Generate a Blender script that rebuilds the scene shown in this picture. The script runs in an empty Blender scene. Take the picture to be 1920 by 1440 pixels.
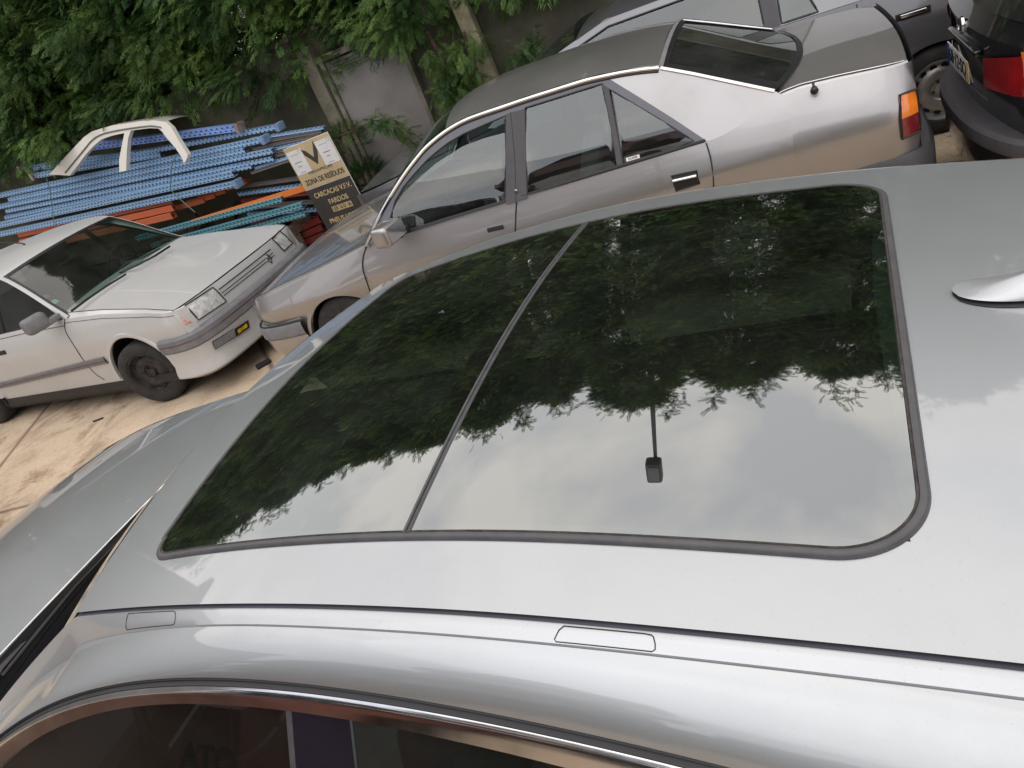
import bpy, bmesh, math, random
import numpy as np
from mathutils import Vector, Matrix
from mathutils.geometry import tessellate_polygon
R = math.radians
random.seed(7); rng = np.random.default_rng(7)
scene = bpy.context.scene

# ---------------------------------------------------------------- camera
PITCH, ROLL, CH, F = 0.4963, 0.41279, 2.12, 1401.67      # radians, metres, pixels of the 1920 wide photo
def cam_axes():
    f = np.array([0, math.cos(PITCH), -math.sin(PITCH)]); rt = np.array([1., 0, 0]); dn = np.cross(f, rt)
    c, s = math.cos(ROLL), math.sin(ROLL)
    return np.array([c*rt + s*dn, -s*rt + c*dn, f])
CM = cam_axes(); CO = np.array([0, 0, CH])
cam = bpy.data.cameras.new('camera'); camo = bpy.data.objects.new('camera', cam); scene.collection.objects.link(camo)
m = Matrix.Identity(4)
for i in range(3):
    m[i][0] = CM[0][i]; m[i][1] = -CM[1][i]; m[i][2] = -CM[2][i]; m[i][3] = CO[i]
camo.matrix_world = m
cam.sensor_width = 36; cam.lens = F/1920*36; cam.clip_start = 0.02; cam.clip_end = 500
scene.camera = camo

# ---------------------------------------------------------------- sky and sun
scene.view_settings.view_transform = 'Standard'; scene.view_settings.look = 'None'
scene.view_settings.gamma = 1; scene.view_settings.exposure = 0.0
SUN_AZ, SUN_EL = R(215), R(62)           # compass angle from +Y clockwise
world = bpy.data.worlds.new('World'); scene.world = world; world.use_nodes = True
nt = world.node_tree; N = nt.nodes; L = nt.links
for n in list(N): N.remove(n)
def nd(t, **k):
    n = N.new(t)
    for a, b in k.items(): setattr(n, a, b)
    return n
out = nd('ShaderNodeOutputWorld'); bg = nd('ShaderNodeBackground'); bg.inputs[1].default_value = 0.11
sky = nd('ShaderNodeTexSky', sky_type='NISHITA'); sky.sun_disc = False
sky.sun_elevation = SUN_EL; sky.sun_rotation = SUN_AZ; sky.dust_density = 2.0; sky.air_density = 1.2
tc = nd('ShaderNodeTexCoord'); sep = nd('ShaderNodeSeparateXYZ'); L.new(tc.outputs['Generated'], sep.inputs[0])
def mth(op, a, b=None, c=None, clamp=False, nodes=None, links=None):
    NN = nodes or N; LL = links or L
    n = NN.new('ShaderNodeMath'); n.operation = op; n.use_clamp = clamp
    for i, x in enumerate((a, b, c)):
        if x is None: continue
        if isinstance(x, (int, float)): n.inputs[i].default_value = x
        else: LL.new(x, n.inputs[i])
    return n.outputs[0]
zz = mth('ADD', mth('MAXIMUM', sep.outputs[2], 0.0), 0.28)
cx = mth('DIVIDE', sep.outputs[0], zz); cy = mth('DIVIDE', sep.outputs[1], zz)
cmb = nd('ShaderNodeCombineXYZ'); L.new(cx, cmb.inputs[0]); L.new(cy, cmb.inputs[1])
def noise_w(scale, detail, rough, off):
    mp = nd('ShaderNodeMapping'); mp.inputs['Location'].default_value = off; L.new(cmb.outputs[0], mp.inputs[0])
    n = nd('ShaderNodeTexNoise'); n.inputs['Scale'].default_value = scale; n.inputs['Detail'].default_value = detail
    n.inputs['Roughness'].default_value = rough; n.inputs['Distortion'].default_value = 0.3
    L.new(mp.outputs[0], n.inputs[0]); return n.outputs[0]
n1 = noise_w(1.1, 6, 0.52, (3.1, 1.7, 0)); n2 = noise_w(2.3, 5, 0.5, (8.2, 5.1, 2))
cover = nd('ShaderNodeMapRange'); cover.inputs[1].default_value = 0.0; cover.inputs[2].default_value = 0.16; L.new(n1, cover.inputs[0])
shade = nd('ShaderNodeMapRange'); shade.inputs[1].default_value = 0.42; shade.inputs[2].default_value = 0.60; L.new(n2, shade.inputs[0])
ccol = nd('ShaderNodeMix', data_type='RGBA'); ccol.inputs[6].default_value = (11.0, 11.0, 12.2, 1); ccol.inputs[7].default_value = (18.2, 16.9, 16.2, 1)
L.new(mth('MULTIPLY_ADD', sep.outputs[1], .55, shade.outputs[0], clamp=True), ccol.inputs[0])      # the overcast is brighter beyond the trees than behind the photographer
mixs = nd('ShaderNodeMix', data_type='RGBA'); L.new(cover.outputs[0], mixs.inputs[0]); L.new(sky.outputs[0], mixs.inputs[6]); L.new(ccol.outputs[2], mixs.inputs[7])
L.new(mixs.outputs[2], bg.inputs[0]); L.new(bg.outputs[0], out.inputs[0])
sl = bpy.data.lights.new('sun', 'SUN'); sl.energy = 1.0; sl.angle = R(75); sl.color = (1, .95, .88)
so = bpy.data.objects.new('sun', sl); scene.collection.objects.link(so)
sd = Vector((math.sin(SUN_AZ)*math.cos(SUN_EL), math.cos(SUN_AZ)*math.cos(SUN_EL), math.sin(SUN_EL)))
so.rotation_euler = sd.to_track_quat('Z', 'Y').to_euler()

# ---------------------------------------------------------------- helpers
class Fr:
    """a frame on the ground: u along the heading, v to its left; at() turns a photo pixel and one known coordinate into a point"""
    def __init__(s, o, hd):
        s.o = np.array([o[0], o[1], 0.]); s.hd = R(hd); s.u = np.array([math.cos(s.hd), math.sin(s.hd), 0]); s.v = np.array([-math.sin(s.hd), math.cos(s.hd), 0])
        c = CO - s.o; s.c = (float(c @ s.u), float(c @ s.v), CH)
    def ray(s, px, py):
        d = np.array([(px-960)/F, (py-720)/F, 1]) @ CM
        return (float(d @ s.u), float(d @ s.v), float(d[2]))
    def at(s, px, py, z=None, v=None, u=None):
        d = s.ray(px, py)
        if z is not None: t = (z-CH)/d[2]
        elif v is not None: t = (v-s.c[1])/d[1]
        else: t = (u-s.c[0])/d[0]
        return (s.c[0]+t*d[0], s.c[1]+t*d[1], CH+t*d[2])
    def pl(s, px, py, p0, n):
        d = s.ray(px, py); t = sum((p0[i]-s.c[i])*n[i] for i in range(3))/sum(d[i]*n[i] for i in range(3))
        return tuple(s.c[i]+t*d[i] for i in range(3))

def tag(o, label=None, cat=None, group=None, kind=None):
    kind = kind or ('thing' if cat else None)
    for k, x in (('label', label), ('category', cat), ('group', group), ('kind', kind)):
        if x: o[k] = x
    return o
def empty(name, fr=None, loc=(0, 0, 0), rz=0, label=None, cat=None, group=None):
    o = bpy.data.objects.new(name, None); scene.collection.objects.link(o)
    if fr: o.location = fr.o; o.rotation_euler = (0, 0, fr.hd)
    else: o.location = loc; o.rotation_euler = (0, 0, rz)
    o.empty_display_size = .2
    return tag(o, label, cat, group)
class MB:
    def __init__(s): s.v = []; s.f = []
    def add(s, vs, fs):
        b = len(s.v); s.v += [tuple(p) for p in vs]; s.f += [tuple(b+i for i in f) for f in fs]; return s
    def grid(s, rows, wrap=False):
        nr, nc = len(rows), len(rows[0]); vs = [p for r in rows for p in r]; fs = []
        for i in range(nr-1):
            for j in range(nc if wrap else nc-1):
                k = (j+1) % nc; fs.append((i*nc+j, i*nc+k, (i+1)*nc+k, (i+1)*nc+j))
        return s.add(vs, fs)
    def box(s, c, d, ax=None, bev=0.0):
        """centre, full sizes, optional axes matrix (3 vectors)"""
        ax = ax or ((1, 0, 0), (0, 1, 0), (0, 0, 1))
        if bev <= 0:
            vs = []
            for i in (-1, 1):
                for j in (-1, 1):
                    for k in (-1, 1):
                        vs.append(tuple(c[q]+.5*(i*d[0]*ax[0][q]+j*d[1]*ax[1][q]+k*d[2]*ax[2][q]) for q in range(3)))
            return s.add(vs, [(0, 1, 3, 2), (4, 6, 7, 5), (0, 4, 5, 1), (2, 3, 7, 6), (0, 2, 6, 4), (1, 5, 7, 3)])
        bm = bmesh.new(); bmesh.ops.create_cube(bm, size=1)
        for p in bm.verts: p.co = Vector((p.co.x*d[0], p.co.y*d[1], p.co.z*d[2]))
        bmesh.ops.bevel(bm, geom=list(bm.edges), offset=bev, segments=3, profile=.6, affect='EDGES')
        vs = [tuple(c[q]+p.co.x*ax[0][q]+p.co.y*ax[1][q]+p.co.z*ax[2][q] for q in range(3)) for p in bm.verts]
        fs = [tuple(v.index for v in f.verts) for f in bm.faces]; bm.free()
        return s.add(vs, fs)
    def tube(s, path, r, n=8, closed=False, cap=True, flat=None):
        P = [Vector(p) for p in path]; rows = []; k = len(P)
        for i, p in enumerate(P):
            a = P[(i-1) % k] if (closed or i > 0) else p; b = P[(i+1) % k] if (closed or i < k-1) else p
            t = (b-a).normalized(); up = Vector((0, 0, 1)) if abs(t.z) < .9 else Vector((1, 0, 0))
            x = t.cross(up).normalized(); y = x.cross(t); rr = r[i] if isinstance(r, (list, tuple)) else r
            rows.append([tuple(p + x*rr*math.cos(q*2*math.pi/n) + y*rr*(flat or 1)*math.sin(q*2*math.pi/n)) for q in range(n)])
        if closed: rows.append(rows[0])
        s.grid(rows, True)
        if cap and not closed:
            s.add(rows[0], [tuple(range(n))]); s.add(rows[-1], [tuple(range(n-1, -1, -1))])
        return s
    def lathe(s, prof, c, ax, n=40, ref=None):
        """prof: (radius, along axis)"""
        a = Vector(ax).normalized(); t = Vector((0, 0, 1)) if abs(a.z) < .9 else Vector((1, 0, 0)); x = a.cross(t).normalized(); y = a.cross(x); c = Vector(c)
        s.grid([[tuple(c + a*h + x*r*math.cos(q*2*math.pi/n) + y*r*math.sin(q*2*math.pi/n)) for q in range(n)] for r, h in prof], True); return s
    def poly(s, outer, holes=(), fn=None, thick=None):
        """2D polygon with holes, fn maps (x, y) to 3D; thick: a 3D vector for a second face and rim"""
        loops = [[Vector((p[0], p[1], 0)) for p in l] for l in [outer, *holes]]
        tris = tessellate_polygon(loops); pts = [fn(p.x, p.y) for l in loops for p in l]
        s.add(pts, tris)
        if thick:
            q = [tuple(p[i]+thick[i] for i in range(3)) for p in pts]; s.add(q, [t[::-1] for t in tris]); b = 0
            for l in loops:
                n = len(l); s.add(pts[b:b+n]+q[b:b+n], [(i, (i+1) % n, n+(i+1) % n, n+i) for i in range(n)]); b += n
        return s
    def build(s, name, mat, parent=None, smooth=True, ang=35, weld=True, loc=None, rot=None):
        me = bpy.data.meshes.new(name); me.from_pydata(s.v, [], s.f)
        bm = bmesh.new(); bm.from_mesh(me)
        if weld: bmesh.ops.remove_doubles(bm, verts=bm.verts, dist=.0002)
        bmesh.ops.dissolve_degenerate(bm, dist=.00005, edges=bm.edges)
        bmesh.ops.recalc_face_normals(bm, faces=bm.faces); bm.to_mesh(me); bm.free()
        if smooth:
            me.polygons.foreach_set('use_smooth', [True]*len(me.polygons)); me.set_sharp_from_angle(angle=R(ang))
        me.materials.append(mat); o = bpy.data.objects.new(name, me); scene.collection.objects.link(o)
        if parent: o.parent = parent
        if loc: o.location = loc
        if rot: o.rotation_euler = rot
        return o
def spl(U, Y, x):
    n = len(U); i = 0
    while i < n-2 and x > U[i+1]: i += 1
    def sl(k):
        if k == 0: return (Y[1]-Y[0])/(U[1]-U[0])
        if k == n-1: return (Y[-1]-Y[-2])/(U[-1]-U[-2])
        h1, h2 = U[k]-U[k-1], U[k+1]-U[k]          # second order, as numpy.gradient
        return (h1*h1*Y[k+1]+(h2*h2-h1*h1)*Y[k]-h2*h2*Y[k-1])/(h1*h2*(h1+h2))
    h = U[i+1]-U[i]; t = max(-1., min(2., (x-U[i])/h)); a, b = sl(i), sl(i+1)
    return (2*t**3-3*t*t+1)*Y[i]+(t**3-2*t*t+t)*h*a+(-2*t**3+3*t*t)*Y[i+1]+(t**3-t*t)*h*b
def lin(U, Y, x):
    return float(np.interp(x, U, Y))
def frange(a, b, n): return [a+(b-a)*i/(n-1) for i in range(n)]
def circ(c, r, n=32, ax='v'):
    return [(c[0]+r*math.cos(i*2*math.pi/n), c[1], c[2]+r*math.sin(i*2*math.pi/n)) for i in range(n)]
def dense(pts, step=.03):
    o = []
    for i in range(len(pts)-1):
        a, b = Vector(pts[i]), Vector(pts[i+1]); k = max(1, int((b-a).length/step))
        o += [tuple(a.lerp(b, j/k)) for j in range(k)]
    return o+[tuple(pts[-1])]
def smooth_path(pts, k=6):
    P = [Vector(p) for p in pts]; o = []
    for i in range(len(P)-1):
        a = P[max(i-1, 0)]; b = P[i]; c = P[i+1]; d = P[min(i+2, len(P)-1)]
        for j in range(k):
            t = j/k; o.append(tuple(.5*((2*b)+(c-a)*t+(2*a-5*b+4*c-d)*t*t+(3*b-a-3*c+d)*t**3)))
    return o+[tuple(P[-1])]

# ---------------------------------------------------------------- materials
def new_mat(name):
    mt = bpy.data.materials.new(name); mt.use_nodes = True; t = mt.node_tree
    b = t.nodes['Principled BSDF']; return mt, t, b
def inp(b, **k):
    for a, x in k.items():
        a = a.replace('_', ' ')
        if a in b.inputs:
            b.inputs[a].default_value = (*x, 1) if isinstance(x, tuple) and len(x) == 3 else x
def tex(t, kind='Noise', scale=5, detail=4, rough=.5, coord='Object', sc=None, dist=0):
    c = t.nodes.new('ShaderNodeTexCoord'); n = t.nodes.new('ShaderNodeTex'+kind); src = c.outputs[coord]
    if sc:
        mp = t.nodes.new('ShaderNodeMapping'); mp.inputs['Scale'].default_value = sc; t.links.new(src, mp.inputs[0]); src = mp.outputs[0]
    t.links.new(src, n.inputs['Vector']); n.inputs['Scale'].default_value = scale
    if kind == 'Noise': n.inputs['Detail'].default_value = detail; n.inputs['Roughness'].default_value = rough; n.inputs['Distortion'].default_value = dist
    return n
def ramp(t, src, stops):
    r = t.nodes.new('ShaderNodeValToRGB'); e = r.color_ramp.elements
    while len(e) < len(stops): e.new(.5)
    for i, (p, c) in enumerate(stops):
        e[i].position = p; e[i].color = (*c, 1) if len(c) == 3 else c
    t.links.new(src, r.inputs[0]); return r.outputs[0]
def mixc(t, fac, a, b, mode='MIX'):
    n = t.nodes.new('ShaderNodeMix'); n.data_type = 'RGBA'; n.blend_type = mode
    for i, x in ((0, fac), (6, a), (7, b)):
        if hasattr(x, 'links') or isinstance(x, bpy.types.NodeSocket): t.links.new(x, n.inputs[i])
        elif isinstance(x, tuple): n.inputs[i].default_value = (*x, 1)
        else: n.inputs[i].default_value = x
    return n.outputs[2]
def bump(t, b, src, st=.2, d=.01):
    n = t.nodes.new('ShaderNodeBump'); n.inputs['Strength'].default_value = st; n.inputs['Distance'].default_value = d
    t.links.new(src, n.inputs['Height']); t.links.new(n.outputs[0], b.inputs['Normal'])
def paint(name, col, metal=.7, rough=.32, coat=.9, dirt=.25, dcol=(.25, .22, .19), spots=0.0, crough=.03):
    mt, t, b = new_mat(name); inp(b, Metallic=metal, Roughness=rough, Coat_Weight=coat, Coat_Roughness=crough, Coat_IOR=1.65)
    fl = tex(t, 'Noise', 2600, 1); d = tex(t, 'Noise', 2.2, 6, .62); d2 = tex(t, 'Noise', 30, 4, .7)
    c0 = mixc(t, ramp(t, fl.outputs[0], [(.35, (0, 0, 0)), (.65, (1, 1, 1))]), tuple(x*.95 for x in col), tuple(min(1, x*1.05) for x in col))
    dm = mth('MULTIPLY', ramp(t, d.outputs[0], [(.42, (0, 0, 0)), (.72, (1, 1, 1))]), ramp(t, d2.outputs[0], [(.3, (.35,)*3), (.7, (1, 1, 1))]), nodes=t.nodes, links=t.links)
    df = mth('MULTIPLY', dm, dirt, nodes=t.nodes, links=t.links)
    c1 = mixc(t, df, c0, dcol)
    sk = tex(t, 'Noise', 210, 2, .7); c1 = mixc(t, mth('MULTIPLY', ramp(t, sk.outputs[0], [(.66, (0, 0, 0)), (.74, (1, 1, 1))]), .35, nodes=t.nodes, links=t.links), c1, dcol)
    if spots:
        v = tex(t, 'Voronoi', 9); v.inputs['Randomness'].default_value = 1
        v2 = tex(t, 'Noise', 2.7, 2)
        sp = mth('MULTIPLY', ramp(t, v.outputs['Distance'], [(.0, (1, 1, 1)), (.055, (1, 1, 1)), (.075, (0, 0, 0))]), ramp(t, v2.outputs[0], [(.54, (0, 0, 0)), (.6, (1, 1, 1))]), nodes=t.nodes, links=t.links)
        c1 = mixc(t, mth('MULTIPLY', sp, spots, nodes=t.nodes, links=t.links), c1, (.75, .74, .7))
    t.links.new(c1, b.inputs['Base Color'])
    cw = mth('SUBTRACT', coat, mth('MULTIPLY', df, coat, nodes=t.nodes, links=t.links), nodes=t.nodes, links=t.links, clamp=True); t.links.new(cw, b.inputs['Coat Weight'])
    rr = mth('MULTIPLY_ADD', df, .5, rough, nodes=t.nodes, links=t.links); t.links.new(rr, b.inputs['Roughness'])
    return mt
def plain(name, col, rough=.6, metal=0., var=.12, scale=12, bmp=0., coat=0., dark=None, **k):
    mt, t, b = new_mat(name); inp(b, Metallic=metal, Roughness=rough, Coat_Weight=coat, **k)
    n = tex(t, 'Noise', scale, 6, .6)
    lo = dark or tuple(x*(1-var*2) for x in col)
    t.links.new(ramp(t, n.outputs[0], [(.3, lo), (.7, tuple(min(1, x*(1+var)) for x in col))]), b.inputs['Base Color'])
    rr = t.nodes.new('ShaderNodeMapRange'); rr.inputs[3].default_value = max(0, rough-.08); rr.inputs[4].default_value = min(1, rough+.12)
    t.links.new(n.outputs[0], rr.inputs[0]); t.links.new(rr.outputs[0], b.inputs['Roughness'])
    if bmp: bump(t, b, n.outputs[0], bmp, .01)
    return mt
def glass(name, tint=(.5, .6, .57), refl=.08, dust=.06, dcol=(.35, .34, .3), rough=.0, dscale=3):
    """thin tinted pane: tinted see-through, mirror reflection, a film of dust"""
    mt = bpy.data.materials.new(name); mt.use_nodes = True; t = mt.node_tree
    for n in list(t.nodes): t.nodes.remove(n)
    o = t.nodes.new('ShaderNodeOutputMaterial'); tr = t.nodes.new('ShaderNodeBsdfTransparent'); tr.inputs[0].default_value = (*tint, 1)
    g = t.nodes.new('ShaderNodeBsdfGlossy'); g.inputs['Roughness'].default_value = rough; g.inputs[0].default_value = (.95, 1, .98, 1)
    ge_ = t.nodes.new('ShaderNodeNewGeometry'); dt = t.nodes.new('ShaderNodeVectorMath'); dt.operation = 'DOT_PRODUCT'; t.links.new(ge_.outputs['Normal'], dt.inputs[0]); t.links.new(ge_.outputs['Incoming'], dt.inputs[1])
    om = mth('SUBTRACT', 1.0, mth('ABSOLUTE', dt.outputs['Value'], nodes=t.nodes, links=t.links), nodes=t.nodes, links=t.links, clamp=True)
    fac = mth('MULTIPLY_ADD', mth('POWER', om, 4.5, nodes=t.nodes, links=t.links), 1-refl, refl, nodes=t.nodes, links=t.links, clamp=True)
    mx = t.nodes.new('ShaderNodeMixShader'); t.links.new(fac, mx.inputs[0]); t.links.new(tr.outputs[0], mx.inputs[1]); t.links.new(g.outputs[0], mx.inputs[2])
    d = t.nodes.new('ShaderNodeBsdfDiffuse'); d.inputs[0].default_value = (*dcol, 1)
    n = tex(t, 'Noise', dscale, 6, .65); sp = tex(t, 'Noise', 260, 2, .8)
    f1 = mth('MULTIPLY', ramp(t, n.outputs[0], [(.35, (.25,)*3), (.7, (1, 1, 1))]), dust, nodes=t.nodes, links=t.links)
    f2 = mth('MULTIPLY', ramp(t, sp.outputs[0], [(.7, (0, 0, 0)), (.78, (1, 1, 1))]), dust*3.5, nodes=t.nodes, links=t.links)
    m2 = t.nodes.new('ShaderNodeMixShader'); t.links.new(mth('ADD', f1, f2, nodes=t.nodes, links=t.links, clamp=True), m2.inputs[0]); t.links.new(mx.outputs[0], m2.inputs[1]); t.links.new(d.outputs[0], m2.inputs[2])
    t.links.new(m2.outputs[0], o.inputs[0]); return mt

M_A = paint('grey_metallic_paint', (.39, .415, .425), metal=.70, rough=.42, coat=1.0, dirt=.16, dcol=(.3, .3, .29), spots=.45)
M_A2 = paint('light_metallic_trim', (.43, .45, .465), metal=.6, rough=.42, coat=.7, dirt=.08)
M_D = paint('taupe_paint', (.385, .378, .375), metal=.80, rough=.36, coat=.8, dirt=.2)
M_DR = paint('dark_roof_reflection_paint', (.105, .098, .09), metal=.25, rough=.55, coat=.25, dirt=.55, dcol=(.17, .155, .14), spots=.9, crough=.12)  # unused darker copy of the taupe paint, hedge reflection put into its colour
M_C = paint('dull_silver_paint', (.54, .545, .53), metal=.30, rough=.5, coat=.45, dirt=.35, dcol=(.42, .39, .34), crough=.08)
M_E = paint('dark_grey_paint', (.17, .175, .185), metal=.6, rough=.35, coat=1, dirt=.25, dcol=(.15, .14, .13))
M_B = paint('black_paint', (.006, .006, .009), metal=.2, rough=.3, coat=1, dirt=.12, dcol=(.05, .045, .04))
M_RED = paint('red_paint', (.085, .014, .012), metal=.0, rough=.4, coat=.7, dirt=.4, dcol=(.2, .1, .07))
M_WHITE = paint('cream_white_paint', (.78, .75, .66), metal=.0, rough=.4, coat=.5, dirt=.2, dcol=(.4, .36, .28))
M_RUB = plain('black_rubber', (.022, .022, .024), .6, bmp=.05)
M_SEAL = plain('weathered_grey_rubber', (.066, .066, .069), .5, var=.12, scale=40)
M_GROOVE = plain('grey_groove_rubber', (.05, .05, .065), .6)
M_SEALD = plain('brown_dirt_seal', (.045, .037, .031), .8, var=.4, scale=60)
M_TRIM = plain('dark_grey_trim', (.06, .058, .062), .5, var=.1)
M_TRIM2 = plain('slate_door_frame', (.10, .105, .125), .38, var=.08, coat=.4)
M_BUMP = plain('grey_bumper_plastic', (.17, .17, .175), .62, var=.12)
M_BLACK = plain('black_plastic', (.012, .012, .014), .45)
M_PILLAR = plain('gloss_black_pillar', (.006, .007, .016), .3, var=.05, coat=.25)
M_DARK = plain('dark_cavity', (.01, .01, .01), .9)
M_CHROME = plain('chrome', (.72, .72, .72), .12, metal=1, var=.08, scale=14)
M_TYRE = plain('tyre_rubber', (.028, .027, .026), .8, var=.3, scale=20, bmp=.1)
M_STEEL = plain('rusty_black_steel', (.045, .038, .034), .65, metal=.3, var=.4, scale=16)
M_RIM = plain('silver_rim', (.5, .49, .46), .4, metal=.8, var=.15)
M_SEATG = plain('grey_seat_cloth', (.15, .155, .155), .95, bmp=.2)
M_SEATD = plain('dark_seat_cloth', (.02, .021, .023), .95, bmp=.2)
M_INT = plain('dark_interior', (.018, .018, .019), .8)
M_BEIGE = plain('beige_headliner', (.3, .28, .25), .9)
M_GROOF = glass('dark_roof_glass', (.15, .215, .185), .275, .04, (.25, .25, .22))
M_GA = glass('side_window_glass', (.17, .23, .22), .045, .03)
M_GD = glass('sedan_window_glass', (.40, .48, .48), .125, .04)
M_GDR = glass('tinted_rear_glass', (.20, .26, .26), .09, .08, (.3, .3, .28))
M_GC = glass('windscreen_glass', (.50, .62, .58), .08, .05)
M_LAMP = glass('headlamp_lens', (.97, .97, .95), .06, .12, (.6, .6, .56))
M_AMBER = plain('amber_lens', (.75, .20, .02), .15, var=.15, coat=1)
M_REDL = plain('red_lens', (.24, .005, .008), .12, var=.15, coat=1)
M_DREDL = plain('dark_red_lens', (.20, .012, .018), .18, var=.15, coat=1)
M_YEL = plain('yellow_fog_lens', (.55, .38, .02), .3, var=.5, scale=20)
M_WPL = plain('white_plate', (.72, .71, .67), .4, var=.05)
M_BLUEP = plain('blue_plate_band', (.01, .06, .35), .4)
M_YELP = plain('yellow_plate_band', (.75, .48, .03), .4)
M_INK = plain('black_ink', (.012, .012, .012), .5)
M_KHAKI = plain('khaki_ground_reflection', (.34, .29, .22), .7, var=.3, scale=25)  # beige ground mirrored in the windscreen, painted as plain khaki
def text(body, size, mat, parent, name, loc, rot, xs=1., align='CENTER', depth=.001, bold=0.0, shear=0):
    c = bpy.data.curves.new(name, 'FONT'); c.body = body; c.size = size; c.align_x = align; c.align_y = 'CENTER'; c.extrude = depth; c.offset = bold; c.shear = shear
    tmp = bpy.data.objects.new(name, c); scene.collection.objects.link(tmp); dg = bpy.context.evaluated_depsgraph_get()
    me = bpy.data.meshes.new_from_object(tmp.evaluated_get(dg)); bpy.data.objects.remove(tmp); bpy.data.curves.remove(c); me.materials.clear(); me.materials.append(mat)
    o = bpy.data.objects.new(name, me); scene.collection.objects.link(o); o.parent = parent
    o.location = loc; o.rotation_euler = rot; o.scale = (xs, 1, 1); return o

# ================================================================ foreground car (glass roof)
FA = Fr((-.303, 1.4291), math.degrees(-.553))
RU = [-1.1, -.7, -.3, .1, .5, .9, 1.4, 2.0]; RZ = [1.2798, 1.406, 1.4984, 1.5541, 1.5659, 1.5317, 1.4479, 1.3194]
def rz(u, v): return spl(RU, RZ, u) - .0424*(v/.6)**2 + .0061*(v/.6)**4
def rw(u): return .594 - .025*(u-.5)**2
A = empty('estate_car', FA, label='silver-grey car with the panoramic glass roof, closest to the camera', cat='car')
HS, UR, UD, UF = .481, 1.009, .4054, -.1634
def uf_(v): return UF + .1504*v*v
def uw_(v): return -.3558 + .3047*v*v*.9
def ud_(v): return UD + .0324*v*v
# --- roof panel with the opening
def rf(u, v, d=0): return (u, v, rz(u, v)+d)
def in_open(u, v, m):
    return uf_(v)+m < u < UR-m and abs(v) < HS-m
vs_ = frange(-1, 1, 97); REAR = 1.95
mb = MB(); us_ = frange(0, 1, 161)
pts = {}
for i, a in enumerate(us_):
    for j, b in enumerate(vs_):
        u0 = uw_(b*.6); u = u0+(REAR-u0)*a; v = b*(rw(u)-.0045); pts[i, j] = (u, v, rz(u, v))
for (i, j), p in pts.items(): mb.v.append(p)
idx = {k: n for n, k in enumerate(pts)}
for i in range(160):
    for j in range(96):
        q = [pts[i, j], pts[i+1, j], pts[i+1, j+1], pts[i, j+1]]
        if all(in_open(p[0], p[1], .012) for p in q): continue
        mb.f.append((idx[i, j], idx[i+1, j], idx[i+1, j+1], idx[i, j+1]))
mb.build('roof_panel', M_A, A, ang=60)
# --- glass panels
def glass_rows(ua, ub, rr, inset=0.0, n=44, d=.004):
    """rows across v with rounded corners: rr = (front radius, rear radius)"""
    rows = []; hs = HS-inset
    for k in range(n+1):
        v = -hs*math.cos(math.pi*k/n); a, b = ua(v), ub(v)
        for which, r in enumerate(rr):
            if r > 0 and abs(v) > hs-r:
                c = r-math.sqrt(max(0, r*r-(abs(v)-(hs-r))**2))
                if which == 0: a += c
                else: b -= c
        rows.append([rf(u, v, d) for u in frange(a, b, 30)])
    return rows
g1 = MB().grid(glass_rows(lambda v: uf_(v)+.003, lambda v: ud_(v)-.005, (.04, .0))).build('glass_panel', M_GROOF, A, ang=60)
g2 = MB().grid(glass_rows(lambda v: ud_(v)+.005, lambda v: UR-.003, (.0, .085))).build('glass_panel', M_GROOF, A, ang=60)
# --- outline of the opening
def outline(n=20):
    rf_, rr_ = .042, .088; o = []
    for v in frange(-HS+rf_, HS-rf_, 30): o.append((uf_(v), v))
    for a in frange(0, math.pi/2, n)[1:]: o.append((uf_(HS)+rf_-rf_*math.cos(a), HS-rf_+rf_*math.sin(a)))
    for u in frange(uf_(HS)+rf_, UR-rr_, 40)[1:]: o.append((u, HS))
    for a in frange(0, math.pi/2, n)[1:]: o.append((UR-rr_+rr_*math.sin(a), HS-rr_+rr_*math.cos(a)))
    for v in frange(HS-rr_, -HS+rr_, 30)[1:]: o.append((UR, v))
    for a in frange(0, math.pi/2, n)[1:]: o.append((UR-rr_+rr_*math.cos(a), -HS+rr_-rr_*math.sin(a)))
    for u in frange(UR-rr_, uf_(HS)+rf_, 40)[1:]: o.append((u, -HS))
    for a in frange(0, math.pi/2, n)[1:-1]: o.append((uf_(HS)+rf_-rf_*math.sin(a), -HS+rf_-rf_*math.cos(a)))
    return o
def outline_strip(prof, name, mat, parent):
    o = outline(); n = len(o); rows = []
    for i, (u, v) in enumerate(o):
        a, b = o[i-1], o[(i+1) % n]; tx, ty = b[0]-a[0], b[1]-a[1]; l = math.hypot(tx, ty); nx, ny = -ty/l, tx/l   # outward
        if (nx*(u-.42)+ny*v) < 0: nx, ny = -nx, -ny
        rows.append([rf(u+nx*f, v+ny*f, h) for f, h in prof])
    rows.append(rows[0]); return MB().grid(rows).build(name, mat, parent, ang=50)
outline_strip([(-.0025, .003), (-.002, .0048), (.000, .0052), (.001, .004)], 'inner_seal', M_SEALD, A)
outline_strip([(.0, .002), (.0015, .0050), (.005, .0058), (.0078, .005), (.009, .003), (.0102, .0035), (.0112, .001), (.0120, -.002)], 'roof_glass_seal', M_SEAL, A)
mb = MB(); rows = []
for v in frange(-HS-.002, HS+.002, 60): rows.append([rf(ud_(v)+f, v, h) for f, h in ((-.006, .004), (-.0048, .0064), (-.0018, .0058), (-.0008, .003), (.0008, .003), (.0018, .0058), (.0048, .0064), (.006, .004))])
mb.grid(rows).build('divider_seal', M_SEAL, A, ang=50)
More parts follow.
